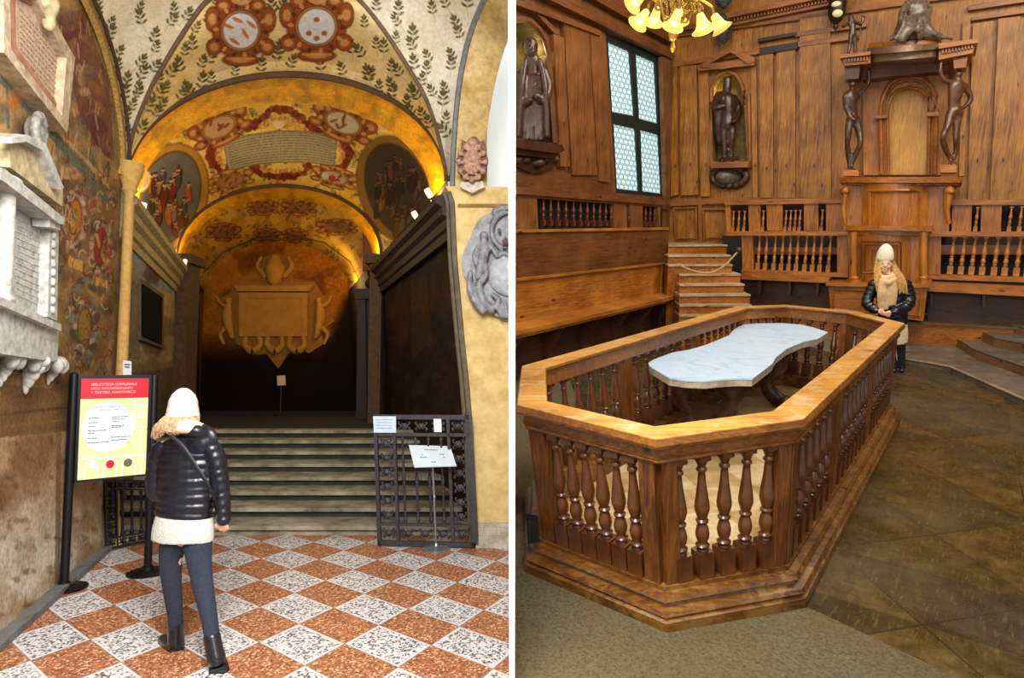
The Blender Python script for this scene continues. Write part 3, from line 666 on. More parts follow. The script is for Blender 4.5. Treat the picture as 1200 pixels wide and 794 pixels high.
mb=MB(); figure(mb,L,YB-.15,[[(322,326,0,9),(322,314,0,12),(322,304,0,7)],[(310,322,0,4),(302,312,0,3),(306,302,0,2)],[(334,322,0,4),(342,312,0,3),(338,302,0,2)]]); mk('crest',mb,m_st,L,t_)
for sg,xx in ((-1,268),(1,374)):
    mb=MB(); figure(mb,L,YB-.15,[[(xx,352,0,4)],[(xx,356,0,3),(xx+sg*2,368,0,6),(xx,382,0,5),(xx-sg*4,394,0,3)],[(xx,360,0,3),(xx+sg*9,356,0,2),(xx+sg*14,348,0,1.5)],[(xx+sg*4,384,0,3),(xx+sg*10,392,0,2.5),(xx+sg*6,402,0,2)]]); mk('putto',mb,m_st,L,t_)
for xx in (296,322,348):
    mb=MB(); figure(mb,L,YB-.12,[[(xx-8,396,0,3),(xx-9,404,0,3.5),(xx,411,0,5),(xx+9,404,0,3.5),(xx+8,396,0,3)]]); mk('scroll',mb,m_st,L,t_)
# far lectern notice
t_=root('notice_stand',L,rp(329,494,13.5)*[1,1,0]+[0,0,.962],'thin stand with a small cream notice, alone on the dark landing','notice stand')
mk('notice_plate',fpoly(L,13.5,[(324.5,440),(334,439.5),(334.5,451),(325,451.5)],.02),emis('cream_notice_glow',(190,160,120),.12),L,t_)  # paper plate given a faint glow of its own
zz=rp(329,451,13.5); mb=MB(); mb.tube([(zz[0],13.52,.98),(zz[0],13.52,zz[2])],.015,8); mk('pole',mb,m_dk,L,t_); mb=MB(); mb.lathe([(.14,0),(.14,.02),(.03,.04)],(zz[0],13.52,.962),12); mk('base',mb,m_dk,L,t_)
# ================================================================ LEFT HALL: things
m_black=plain('black_metal',(26,26,30),.38,.3,.05,30); m_marb=plain('weathered_marble',(186,184,178),.65,0,.13,18,.35,c2=(134,132,124))
m_white=plain('white_card',(226,230,234),.5,0,.02)
def wpoly(pts,o,th,holes=()):
    """prism lying parallel to the near wall, front face o metres off it"""
    mb=MB(); mb.prism([lw1(u,v,o) for u,v in pts],-WN*th,[[lw1(u,v,o) for u,v in h] for h in holes]); return mb
# marble memorial
t_=root('marble_memorial',L,lw1(35,440,0),'white marble wall memorial with pediment, small columns and corbels, left edge','memorial')
mk('pediment',wpoly([(12,176),(14,160),(30,158),(52,168),(74,219),(73,242),(12,196)],.16,.16),plain('cream_marble',(190,172,132),.7,0,.15,14,.3),L,t_,smooth=0)
mk('pediment_moulding',wpoly([(14,162),(32,158),(54,168),(75,220),(71,222),(50,176),(31,166),(14,168)],.22,.06),m_marb,L,t_,smooth=0)
mk('entablature',wpoly([(0,196),(6,198),(75,255),(75,263),(70,262),(4,212),(0,210)],.22,.22),m_marb,L,t_,smooth=0)
mk('inscription_slab',wpoly([(13,219),(58,252),(53,373),(6,354)],.08,.08),m_marb,L,t_,smooth=0)
mb=wpoly([(15,222),(20,225),(14,356),(8,354)],.1,.02)
mk('slab_edge',mb,m_marb,L,t_,smooth=0)
mb=MB(); rr=random.Random(4)
def wquad(mb,x,y,w,h,o): mb.prism([lw1(x,y,o),lw1(x+w,y+w*.6,o),lw1(x+w,y+h+w*.6,o),lw1(x,y+h,o)],-WN*.004)
for k in range(16):
    x=18+rr.random()*3
    while x<50: 
        w=rr.uniform(1.2,3.2); wquad(mb,x,232+k*7.4+(x-18)*.45,w,1.2,.085); x+=w+1.1
mk('lettering',mb,plain('worn_letters',(182,178,168),.8),L,t_,smooth=0)
mb=MB(); 
for (u1,u2) in ((7,2),): 
    p=lw1(7,212,.14); q=lw1(2,350,.14); mb.tube([q,q*[1,1,0]+p*[0,0,1]],[.05,.042],12,ref=(1,0,0)); mb.ell(q*[1,1,0]+p*[0,0,1],(.075,.075,.05)); mb.ell(q,(.07,.07,.04))
mk('column',mb,m_marb,L,t_)
mk('pilaster',wpoly([(59,257),(69,261),(67,376),(56,371)],.14,.14),m_marb,L,t_,smooth=0)
mb=wpoly([(58,252),(71,257),(71,270),(58,266)],.19,.1); 
for k in range(9): p=lw1(62.5-.4*k/3,275+k*11,.145); mb.ell(p,(.02,.02,.03))
mk('pilaster_ornament',mb,m_marb,L,t_)
mk('sill',wpoly([(0,347),(72,380),(72,388),(0,357)],.2,.2),m_marb,L,t_,smooth=0)
mk('base_block',wpoly([(0,357),(69,387),(67,424),(0,414)],.15,.15),m_marb,L,t_,smooth=0)
for (x,y,w) in ((-3,412,12),(24,417,16),(53,420,10)):
    mb=MB(); a=lw1(x,y,.02); b=lw1(x+w,y+2,.02); c=(a+b)/2; wd=np.linalg.norm(b-a)/2
    for k in range(5):
        wd_=wd; wd=wd*.9 if k==0 else wd; q=k/4; mb.ell(c+WN*.05*(1-q)+np.array([0,0,-.03-.20*q*(w/18)]),(wd*(1-.8*q),wd*(1-.7*q)*.6,.06),12,8)
    for sg in (-1,1): mb.ell(c+WD*sg*wd*.75+WN*.07+np.array([0,0,-.05]),(.045,.045,.06))
    mk('corbel',mb,m_marb,L,t_)
mb=MB(); c=lw1(40,152,.08)
for k in range(9):
    q=k*.7; mb.ell(c+WD*.07*math.cos(q)+np.array([0,0,.09*math.sin(q)])+WN*.03,(.035,.035,.05),8,6)
mb.ell(c,(.06,.06,.1)); mk('crest',mb,plain('grey_marble',(150,146,136),.7,0,.2,20,.4),L,t_,vox=.016)
# big framed inscription above
t_=root('inscription_tablet',L,lw1(40,100,0),'large pinkish inscription tablet in a pale stone frame, high on the left wall','tablet')
P_=[(4,-30),(45,-10),(88,68),(79,156),(5,62)]
mk('frame',wpoly(P_,.12,.12,[[(12,-12),(43,0),(78,68),(73,136),(13,58)]]),plain('pale_frame',(196,172,140),.75,0,.16,14,.3),L,t_,smooth=0)
mk('inner_band',wpoly([(12,-12),(43,0),(78,68),(73,136),(13,58)],.08,.05,[[(18,-4),(42,8),(73,68),(69,124),(19,54)]]),plain('rose_band',(170,116,88),.8,0,.14,14,.2),L,t_,smooth=0)
mk('panel',wpoly([(18,-4),(42,8),(73,68),(69,124),(19,54)],.06,.05),plain('rose_panel',(188,160,132),.85,0,.12,30,.3),L,t_,smooth=0)
mb=MB()
for k in range(12):
    x=24.0
    while x<66:
        w=rr.uniform(1.5,3.5); y=10+k*6.5+(x-24)*1.15
        if y>(x-42)*2+12 and y<54+(x-19)*1.38: mb.prism([lw1(x,y,.065),lw1(x+w,y+w*1.15,.065),lw1(x+w,y+w*1.15+1.4,.065),lw1(x,y+1.4,.065)],-WN*.004)
        x+=w+1.2
mk('lettering',mb,plain('rose_letters',(172,140,112),.85),L,t_,smooth=0)
mb=MB(); c=lw1(56,6,.12)
mb.ell(c,(.07,.07,.10)); mb.ell(c+np.array([0,0,-.10])+WD*.03,(.045,.045,.08)); mb.ell(c+WD*-.07+np.array([0,0,.02]),(.05,.05,.09)); mb.ell(c+WD*.08+np.array([0,0,.05]),(.05,.05,.07))
tag(mk('stone_mask',mb,plain('cream_marble',(190,172,132),.7),L,vox=.02),'small carved cream stone head beside the upper tablet','carving')
# slate plaque in the stair hall wall
def spoly(pts,o,th):
    P0_=np.array([cx(7)-HW+o,7.0,0]); d_=np.array([-.397,1,0]); n_=np.array([1,.397,0])/math.hypot(1,.397); mb=MB(); mb.prism([L.pl(u,v,P0_,n_) for u,v in pts],-n_*th); return mb
t_=root('slate_plaque',L,(cx(8.2)-HW+.02,8.2,2.0),'dark slate inscription plaque in a brown frame on the stair hall wall','plaque')
mk('frame',spoly([(165,326),(192,345),(192,408),(165,398)],.04,.05),plain('plaque_frame',(92,76,56),.8),L,t_,smooth=0); mk('slate',spoly([(168,333),(190,348),(190,403),(168,393)],.06,.02),plain('slate',(16,18,18),.9,0,.2,40,spec=.1),L,t_,smooth=0)
mb=MB(); mb.prism([rp(144,422,6.45),rp(153.5,423,6.45),rp(153.5,441,6.45),rp(144,440,6.45)],(0,.01,0)); 
t_=root('paper_notice',L,rp(149,440,6.45),'small white paper notice beside the yellow column','notice'); mk('paper',mb,m_white,L,t_,smooth=0)
mb=MB(); 
for k in range(2): mb.prism([rp(146,426+k*3,6.44),rp(152,426.4+k*3,6.44),rp(152,427.6+k*3,6.44),rp(146,427.2+k*3,6.44)],(0,.004,0))
mk('printed_lines',mb,plain('blue_grey_print',(90,100,130),.7),L,t_,smooth=0)
# sign board
pA=L.fl(75,690); pB=L.fl(173,671)
t_=root('information_board',L,(pA+pB)/2,'tall black two-post sign board with red-headed opening hours poster','sign board')
tA=L.fy(87,438,pA[1]); tB=L.fy(181,439,pB[1])
for p,q in ((pA,tA),(pB,tB)):
    mb=MB(); mb.tube([p+[0,0,.03],q],.033,14); mb.ell(q,(.033,.033,.015)); pst=mk('post',mb,m_black,L,t_)
    mb=MB(); mb.lathe([(.17,0),(.17,.014),(.15,.022),(.05,.03),(.045,.06)],p,28); mk('base',mb,m_black,L,pst)
def bd(u,v,o=0.0):
    n_=np.array([(tB-tA)[1],-(tB-tA)[0],0]); n_/=np.linalg.norm(n_); return L.pl(u,v,(tA+tB)/2+n_*o,n_),n_
def bpolyS(pts,o,th): 
    mb=MB(); mb.prism([bd(u,v,o)[0] for u,v in pts],-bd(0,0)[1]*th); return mb
mk('panel_frame',bpolyS([(92,440),(178,438.5),(174,557),(87,565.5)],.03,.045),m_black,L,t_,smooth=0)
TL,TR,BR,BL=(95.5,443.5),(174.5,443),(170.5,555),(90.5,562.5)
def bq(s,tt): # board coords 0..1
    x=(TL[0]*(1-s)+TR[0]*s)*(1-tt)+(BL[0]*(1-s)+BR[0]*s)*tt; y=(TL[1]*(1-s)+TR[1]*s)*(1-tt)+(BL[1]*(1-s)+BR[1]*s)*tt; return x,y
def brect(s0,t0,s1,t1,o=.036,th=.003): return bpolyS([bq(s0,t0),bq(s1,t0),bq(s1,t1),bq(s0,t1)],o,th)
def bcirc(s,tt,r,o,asp=.66,n=40): return bpolyS([bq(s+r*math.cos(2*PI*k/n),tt+r*asp*math.sin(2*PI*k/n)) for k in range(n)],o,.003)
yel=plain('poster_yellow',(232,212,150),.35,0,.02); redm=plain('poster_red',(196,24,44),.35,0,.02); wh=plain('poster_white',(238,240,236),.35,0,.01); pbl=plain('poster_pale_blue',(212,228,242),.35,0,.01)
po=mk('poster',brect(0,0,1,1,.034),yel,L,t_,smooth=0)
mk('red_header',brect(0,0,1,.2,.038),redm,L,po,smooth=0)
mk('white_disc',bcirc(.42,.49,.385,.040),pbl,L,po,smooth=0)
mb=brect(0,.795,1,.806,.041); mb2=brect(0,.78,1,.785,.041); mb.add(mb2.v,mb2.f)
for c in (-.06,.2,.47,.75,1.02):
    r=.105; n=18; outer=[];inner=[]
    for k in range(n+1):
        q=PI*k/n; outer.append((c-r*math.cos(q),.90-.085*math.sin(q))); inner.append((c-(r-.018)*math.cos(q),.90-.072*math.sin(q)))
    ol=[(c-r,1.0)]+outer+[(c+r,1.0)]+[(c+r-.018,1.0)]+inner[::-1]+[(c-r+.018,1.0)]
    ol=[(min(1,max(0,a)),b) for a,b in ol]
    mb3=bpolyS([bq(a,b) for a,b in ol],.041,.002); mb.add(mb3.v,mb3.f)
for (a,b,c,d) in ((.8,.2,.815,.5),(.8,.26,1,.27),(.87,.27,.88,.4),(.94,.27,.95,.4),(.8,.4,1,.412),(.82,.5,.83,.78),(.8,.5,1,.51),(.05,.62,.06,.78),(.12,.66,.13,.78),(.9,.55,.91,.78)):
    mb3=brect(a,b,c,d,.039,.002); mb.add(mb3.v,mb3.f)
mk('arcade_drawing',mb,wh,L,po,smooth=0)
for c,m in ((.225,pbl),(.475,redm),(.735,plain('poster_grey',(112,108,94),.4))): mk('dot',bcirc(c,.865,.062,.043),m,L,po,smooth=0)
xd=bd(*bq(1,0))[0]-bd(*bq(0,0))[0]; zd=bd(*bq(0,0))[0]-bd(*bq(0,1))[0]; H_=np.linalg.norm(zd)
def btext(nm,s,body,a,b,size,m,al='LEFT'): return text(nm,body,size*H_,bd(*bq(a,b),.0415)[0],xd,zd,m,L,po,al,.0008)
pk=plain('poster_pink',(240,190,190),.4); dk=plain('poster_ink',(70,74,84),.5)
btext('header_lettering',0,'BIBLIOTECA COMUNALE',.15,.07,.036,pk); btext('header_lettering',0,"DELL'ARCHIGINNASIO",.15,.11,.036,pk); btext('header_lettering',0,'E TEATRO ANATOMICO',.15,.15,.036,pk)
btext('title_lettering',0,'ORARI DI APERTURA',.42,.295,.027,redm,'CENTER'); btext('title_lettering',0,'OPENING TIME',.42,.325,.027,redm,'CENTER')
mb=MB()
for (a,b,w) in ((.13,.39,.16),(.13,.435,.14),(.13,.475,.1),(.13,.515,.26),(.13,.54,.1),(.13,.59,.13),(.13,.635,.3),(.47,.385,.24),(.47,.405,.2),(.47,.43,.12),(.47,.475,.2),(.47,.49,.16),(.47,.59,.28),(.47,.62,.22)):
    x=a
    while x<a+w: 
        q=min(rr.uniform(.02,.05),a+w-x+.01); mb3=brect(x,b,x+q,b+.009,.0415,.001); mb.add(mb3.v,mb3.f); x+=q+.008
mk('small_print',mb,dk,L,po,smooth=0)
# iron gates
m_iron=plain('wrought_iron',(74,72,76),.5,.4,.15,30); m_iron2=plain('dark_iron',(44,46,52),.5,.4,.15,30)
def gate(name,label,Q,th,m,bars,side,group=None):
    Q=[np.array(q,float) for q in Q]; t_=root(name,L,(Q[3]+Q[2])/2*[1,1,0]+[0,0,min(Q[3][2],Q[2][2])],label,'gate',group)
    W=np.linalg.norm(Q[1]-Q[0]); nn=np.cross(Q[1]-Q[0],Q[3]-Q[0]); nn/=np.linalg.norm(nn); nn=nn if nn[1]<0 else -nn
    f=lambda s,q,o=0: (Q[0]*(1-s)+Q[1]*s)*(1-q)+(Q[3]*(1-s)+Q[2]*s)*q+nn*o
    def rect(mb,a,b,c,d,o=.02,t=.04): mb.prism([f(a,b,o),f(c,b,o),f(c,d,o),f(a,d,o)],-nn*t)
    fr=MB(); 
    for r in ((0,0,1,.035),(0,.965,1,1),(0,0,.035,1),(.965,0,1,1),(side,.0,side+.03,1),(1-side-.03,0,1-side,1),(0,.14,1,.165),(0,.83,1,.85)): rect(fr,*r)
    mk('frame',fr,m,L,t_,smooth=0)
    def scroll(cells,nm):
        mb=MB()
        for (a,b,c,d) in cells:
            cxm,cym=(a+c)/2,(b+d)/2; rx,ry=(c-a)/2*.92,(d-b)/2*.92
            for sx in (-1,1):
                for sy in (-1,1):
                    pts=[]
                    for k in range(15):
                        q=k/14; an=q*4.6; r=1-.78*q
                        pts.append(f(cxm+sx*rx*(.52-.5*r*math.cos(an)*.9),cym+sy*ry*(.5-.5*r*math.sin(an+.6)*.95)))
                    mb.tube(pts,.009,5,ref=(0,1,0))
            mb.ell(f(cxm,cym,.012),(.028,.015,.028),8,6)
            for k in range(6): 
                an=k*PI/3; mb.ell(f(cxm+rx*.35*math.cos(an),cym+ry*.35*math.sin(an),.006),(.018,.01,.018),6,4)
        return mk(nm,mb,m,L,t_)
    n=6
    for a,c in ((.04,side),(1-side,.96)):
        for k in range(n): scroll([(a,.17+.66*k/n,c,.17+.66*(k+1)/n)],'scrollwork_panel')
    for cell in [(.04,.04,side,.135)]+[(side+.03+(.94-2*side)*k/3,.04,side+.03+(.94-2*side)*(k+1)/3,.135) for k in range(3)]+[(1-side,.04,.96,.135)]: scroll([cell],'scrollwork_panel')
    for cell in [(.04,.855,side,.96)]+[(side+.03+(.94-2*side)*k/3,.855,side+.03+(.94-2*side)*(k+1)/3,.96) for k in range(3)]+[(1-side,.855,.96,.96)]: scroll([cell],'scrollwork_panel')
    for k in range(bars):
        s_=side+.03+(.94-2*side)*(k+.5)/bars; mb=MB(); mb.tube([f(s_,.165),f(s_,.83)],.013,8,ref=(0,1,0))
        for q in (.19,.48,.5,.52,.8): mb.ell(f(s_,q),(.022,.022,.018 if q!=.8 else .035),8,6)
        mk('bar',mb,m,L,t_)
    return f
yg=6.45
g1=[rp(438,485.5,yg+.1),rp(549,486,yg),rp(556,636,yg),rp(443,634,yg+.1)]; g1[2][2]=g1[3][2]=.012
fG=gate('iron_gate','grey wrought iron gate leaf with scrollwork standing open against the right pillar',g1,.04,m_iron,4,.2)
g2=[rp(122,560,6.35),rp(184,563,6.75),rp(184,637,6.75),rp(124,640,6.35)]; g2[2][2]=g2[3][2]=.01
gate('iron_gate','dark wrought iron gate leaf behind the sign board, left of the stairs',g2,.04,m_iron2,3,.2)
mb=MB(); mb.box(fG(0,0)[0]+.95,fG(1,0)[0]+.06,yg-.03,yg+.03,.0,1.36)
mb=MB(); mb.prism([rp(549,486,yg-.04),rp(553,488,yg-.04),rp(560.5,636,yg-.04),rp(554,636,yg-.04)],(0,.07,0)); tag(mk('gate_jamb',mb,m_iron,L,smooth=0),'plain grey iron jamb plate between the open gate and the pillar','gate post')
t_=root('paper_notice',L,fG(.13,.13,.05),'pale blue paper notice taped on the top corner of the open gate','notice')
mb=MB(); mb.prism([fG(.0,.012,.028),fG(.245,.012,.028),fG(.24,.138,.028),fG(.005,.138,.028)],(0,.003,0)); mk('paper',mb,plain('pale_blue_paper',(196,216,232),.5,0,.03),L,t_,smooth=0)
mb=MB()
for k in range(4): mb.prism([fG(.03,.035+.022*k,.030),fG(.2,.035+.022*k,.030),fG(.2,.041+.022*k,.030),fG(.03,.041+.022*k,.030)],(0,.001,0))
mk('printed_lines',mb,plain('pale_print',(166,186,206),.6),L,t_,smooth=0)
mb=MB(); mb.prism([fG(.64,.03,.03),fG(.72,.03,.03),fG(.72,.13,.03),fG(.64,.13,.03)],(0,.003,0)); tag(mk('small_card',mb,m_white,L,smooth=0),'small white card stuck on the scrollwork along the gate top','notice')
# little lectern in front of the gate
b0=L.fl(511,643); ys_=b0[1]
t_=root('notice_stand',L,b0,'slim metal stand holding a slanted pale notice in front of the open gate','notice stand')
m_chr=plain('brushed_steel',(150,156,158),.3,.7,.05)
top_=L.fy(507,541,ys_); mb=MB(); mb.tube([b0+[0,0,.02],(top_[0],ys_,top_[2])],.012,10); mb.ell(((b0[0]+top_[0])/2,ys_,.52),(.016,.016,.03)); mk('pole',mb,m_chr,L,t_)
mb=MB(); mb.lathe([(.14,0),(.14,.012),(.1,.025),(.03,.035),(.02,.06)],b0,24); mk('base',mb,m_chr,L,t_)
q=[L.fy(479,521,ys_+.06),L.fy(527.5,522.5,ys_+.06),L.fy(535,545.5,ys_-.16),L.fy(485.5,547,ys_-.16)]
nn=np.cross(q[1]-q[0],q[3]-q[0]); nn/=np.linalg.norm(nn); nn=nn if nn[2]>0 else -nn
pl_=MB(); pl_.prism(q,-nn*.012); pp=mk('notice_plate',pl_,plain('pale_plate',(206,220,228),.35,0,.02),L,t_,smooth=0)
mb=MB()
g=lambda s,tt,o=.002:(q[0]*(1-s)+q[1]*s)*(1-tt)+(q[3]*(1-s)+q[2]*s)*tt+nn*o
for (a,b,w) in ((.35,.2,.3),(.25,.42,.5),(.2,.55,.6),(.44,.78,.1)):
    x=a
    while x<a+w: mb.prism([g(x,b),g(x+.04,b),g(x+.04,b+.04),g(x,b+.04)],nn*.001); x+=.055
mk('small_print',mb,dk,L,pp,smooth=0)
# shield and plaque on the pillar, marble cartouche
m_rose=plain('rose_terracotta',(150,104,82),.75,0,.25,30,.4); yp=py-.14
t_=root('carved_shield',L,rp(552,210,yp),'small reddish carved coat of arms under the arcade arch','shield')
mk('backing',fpoly(L,yp,[(541,163),(546,166),(552,160),(558,160),(563,166),(568,163),(569,176),(572,186),(567,204),(558,211),(546,210),(537,200),(535,186),(540,176)],.1),m_rose,L,t_)
mb=MB(); c=rp(553,190,yp-.03); mb.ell(c,(.10,.05,.14)); 
for k in range(12): an=k*PI/6; mb.ell(c+np.array([.14*math.cos(an),0,.19*math.sin(an)]),(.035,.04,.035),8,6)
mb.ell(rp(553,168,yp-.03),(.06,.05,.06)); mk('relief',mb,plain('rose_marble',(196,150,124),.7,0,.2,30,.3),L,t_,vox=.014)
t_=root('stone_label',L,rp(553,222,yp),'little whitish stone label directly under the reddish coat of arms','plaque')
mk('slab',fpoly(L,yp+.03,[(540,213),(566,212),(568,219),(561,222),(553,226),(545,222),(539,219)],.06),plain('white_stone',(214,200,180),.7,0,.1,20,.3),L,t_)
t_=root('marble_cartouche',L,rp(575,375,py-.05),'big grey marble cartouche with a putto and portrait medallion on the pillar','cartouche')
m_gm=plain('grey_marble_relief',(146,148,152),.5,0,.25,16,.35,c2=(96,98,104)); m_gl=plain('light_marble',(176,180,186),.5,0,.1,14,.2)
yc=py-.12
oval=[(597+54*math.cos(q)*(1+.04*math.cos(6*q)),308+66*math.sin(q)*(1+.03*math.cos(8*q))) for q in [2*PI*k/48 for k in range(48)]]
mk('backing',fpoly(L,yc+.04,oval,.06),m_gm,L,t_)
mb=MB(); pts=[rp(597+49*math.cos(q),308+61*math.sin(q),yc) for q in [2*PI*k/40 for k in range(40)]]; mb.tube(pts,.045,8,ref=(0,1,0),closed=True)
pts=[rp(597+29*math.cos(q),320+30*math.sin(q),yc) for q in [2*PI*k/30 for k in range(30)]]; mb.tube(pts,.028,8,ref=(0,1,0),closed=True)
pts=[rp(597+21*math.cos(q),270+22*math.sin(q),yc-.02) for q in [2*PI*k/30 for k in range(30)]]; mb.tube(pts,.03,8,ref=(0,1,0),closed=True)
figure(mb,L,yc-.03,[[(567,322,0,2.5),(561,335,0,4.5),(566,352,0,5.5),(578,362,0,5),(584,352,0,3.5),(577,345,0,2.5)],[(552,318,0,2),(550,335,0,4),(556,352,0,4.5),(566,364,0,4)],[(580,247,0,4),(590,243,0,4)],[(584,300,0,3),(590,296,0,3),(597,300,0,3)],[(585,360,0,3),(588,370,0,3)],[(592,356,0,3),(594,370,0,3)]])
mk('scroll_frame',mb,m_gm,L,t_,vox=.013)
mb=MB(); mb.ell(rp(598,320,yc+.02),(.24,.06,.25),24,14); mk('shield_field',mb,m_gl,L,t_)
mb=MB(); figure(mb,L,yc-.05,[[(567,276,0,5.5)],[(567,283,0,4),(567,292,0,7),(566,303,0,6),(563,312,0,5),(560,324,0,4)],[(571,286,0,3.5),(578,292,0,3),(582,300,0,2.5)],[(562,288,0,3.5),(556,298,0,3),(558,310,0,2.5)],[(568,310,0,4),(570,322,0,3),(564,332,0,2.5)]]); mk('putto',mb,m_gm,L,t_,vox=.013)
mb=MB(); figure(mb,L,yc-.05,[[(592,270,0,7)],[(593,284,0,5),(597,290,0,9)]]); mb.ell(rp(585,270,yc-.05),(.02,.02,.03)); mk('portrait_bust',mb,plain('brown_marble',(116,92,80),.55,0,.2,16,.3),L,t_,vox=.013)
# picture lights on the cornices
for (u,v,y_,lab) in ((167,243,7.6,'small white spotlight on the left cornice beside the painted lunette'),(216,307,11.0,'small white spotlight at the left foot of the rear arch'),(505,226,7.3,'small white spotlight at the right foot of the front arch'),(489,252,8.2,'small white spotlight halfway down the right cornice'),(446,330,11.3,'glowing spotlight at the right foot of the rear arch')):
    p=rp(u,v,y_); t_=root('spotlight',L,p+[0,0,-.08],lab,'spotlight','spotlights along the vault')
    mb=MB(); sx=1 if u<330 else -1; mb.lathe([(.035,0),(.04,.07),(.035,.11)],p+[0,0,-.05],12,ax=(sx*.4,-.5,.7)); mk('lamp_head',mb,emis('lamp_white',(240,232,210),.75),L,t_)
    mb=MB(); mb.tube([p+[0,0,-.1],p+[-sx*.12,.0,-.12]],.012,6); mk('bracket',mb,m_white,L,t_)
# --- woman seen from behind
def jac(mb,room,y,parts,puff=None,ends=True):
    s=y/F
    for p in parts:
        pts=[room.fy(u,v,y+dy) for u,v,dy,r in p]; rad=[(r[0]*s,r[1]*s) if isinstance(r,tuple) else (r*s,r*s) for *_,r in p]
        mb.tube(pts,rad,20,1,(1,0,0),True,7,puff)
        for pp_,r in ((pts[0],rad[0]),(pts[-1],rad[-1])) if ends else (): mb.ell(pp_,(r[0]*.96,r[1]*.96,min(r)*.6),16,8)
yw=3.95
wr=root('woman',L,L.fl(222,775),'woman seen from behind in white beanie, black puffer jacket and dark jeans, walking','person')
skin=plain('skin',(226,176,150),.55,0,.03)
mb=MB(); sY=yw/F
jac(mb,L,yw,[[(218,632,0,(19,13)),(218,612,0,(20,13)),(222,580,0,(22,14)),(221,545,0,(24,14)),(219,520,0,(27,12)),(217,508,0,(12,10)),(215,500,0,(8,9)),(214,490,0,(8,9))]])
jac(mb,L,yw,[[(206,640,0,9),(202,690,.06,6),(205,728,.11,5),(206,752,.12,5)],[(232,640,0,9),(239,692,-.06,6.5),(247,735,-.14,5),(252,765,-.17,5)],[(195,520,0,9),(186,552,.03,7.5),(186,575,.12,5.5),(192,568,.22,4.5)],[(246,520,0,9),(258,560,0,7),(261,600,-.01,5),(261,612,-.02,4.5)]])
mb.ell(rp(214,484,yw),(.078,.095,.105),16,12)
# hands: palm and five fingers each
def hand(mb,room,y,wrist,tip,spread,curl,dy0=0,s=1.0,thumb=-1):
    a=room.fy(*wrist,y+dy0); b=room.fy(*tip,y+dy0); d=(b-a); Ln=np.linalg.norm(d); d/=Ln; side=np.cross(d,[0,1,0]); side/=np.linalg.norm(side); dep=np.cross(side,d)
    mid=a+d*Ln*.5; mb.tube([a,a+d*Ln*.2,mid],[(.022*s,.016*s),(.034*s,.017*s),(.036*s,.014*s)],12,1,tuple(side))
    for i in range(4):
        o=side*(i-1.5)*.018*s*(1+spread); l=[.85,1,.95,.75][i]*Ln*.5; p0=mid+o-d*.01; p1=p0+d*l*.45+dep*curl*.3*l; p2=p1+d*l*.3+dep*curl*.6*l; p3=p2+d*l*.15+dep*curl*.5*l
        mb.limb([p0,p1,p2,p3],[.0092*s,.0088*s,.008*s,.007*s],8,2)
    q0=a+d*Ln*.15+side*thumb*.028*s; mb.limb([q0,q0+d*Ln*.22+side*thumb*.02*s,q0+d*Ln*.4+side*thumb*.018*s+dep*.01],[.012*s,.010*s,.008*s],8,2)
hand(mb,L,yw,(261,608),(262,626),.0,.35,-.02,.95,-1); hand(mb,L,yw,(192,570),(199,556),.0,.4,.22,.9,1)
mk('body',mb,skin,L,wr,vox=.0065,sm=2,smooth=60)
m_jk=plain('black_puffer',(20,24,36),.34,0,.3,8,0,coat=.12,spec=.5); m_kn=plain('white_knit',(196,192,184),.9,0,.05,90,.6); m_dn=plain('dark_denim',(42,49,64),.9,0,.12,60,.3,c2=(32,38,50)); m_bt=plain('black_leather',(26,24,28),.3,0,.1,20,coat=.3)
mb=MB()
jac(mb,L,yw,[[(215,606,0,(32,19)),(217,590,0,(32.5,19)),(218,565,0,(32,19)),(219,540,0,(33,18)),(219,523,0,(33,15)),(218,513,0,(25,13)),(217,506,0,(14,12))]],(.013,.052),False)
jac(mb,L,yw,[[(192,523,0,12),(186,540,.01,11.5),(182,562,.03,10.5),(184,578,.07,9.5),(190,571,.17,8)],[(247,523,0,12),(254,542,0,11),(258,570,0,10),(261,595,-.01,8.5),(262,611,-.02,7.5)]],(.007,.05))
for k in range(9):
    pass
jk=mk('jacket',mb,m_jk,L,wr,vox=.0075,sm=1,smooth=60)
mb=MB(); c=rp(229,521,yw-.075); mb.ell(c+[0,.015,-.0],(.07,.03,.08),20,14); mb.ell(c+[-.01,.045,.03],(.13,.04,.10),20,14); jac(mb,L,yw-.05,[[(205,507,.02,6),(214,503,0,7),(228,505,-.03,8),(240,507,.0,6)]]); mk('hood',mb,m_jk,L,wr,vox=.01,sm=2,smooth=60)
mb=MB(); mb.tube([rp(200,510,yw-.12),rp(214,523,yw-.145),rp(229,545,yw-.15),rp(240,562,yw-.145),rp(247,575,yw-.12),rp(252,586,yw-.06)],[(.013,.005)]*6,8,1,(1,0,0),True,4); mk('bag_strap',mb,plain('black_strap',(20,20,24),.6),L,wr)
mb=MB(); jac(mb,L,yw,[[(214,633,0,(35,20)),(215,618,0,(34.5,20)),(216,600,0,(31,18))]],None,False); mk('sweater',mb,m_kn,L,wr,vox=.008,sm=1,smooth=60)
mb=MB(); jac(mb,L,yw,[[(205,632,0,(16,14)),(200,655,.02,(12.5,12)),(202,690,.06,(10,10)),(205,715,.09,(8.3,9)),(206,734,.11,(7.4,8))],[(231,632,0,(17,14)),(234,660,-.02,(13,12)),(239,692,-.06,(10.8,10)),(245,722,-.11,(8.6,9)),(249,750,-.15,(7.6,8))]])
mk('jeans',mb,m_dn,L,wr,vox=.008,sm=1,smooth=60)
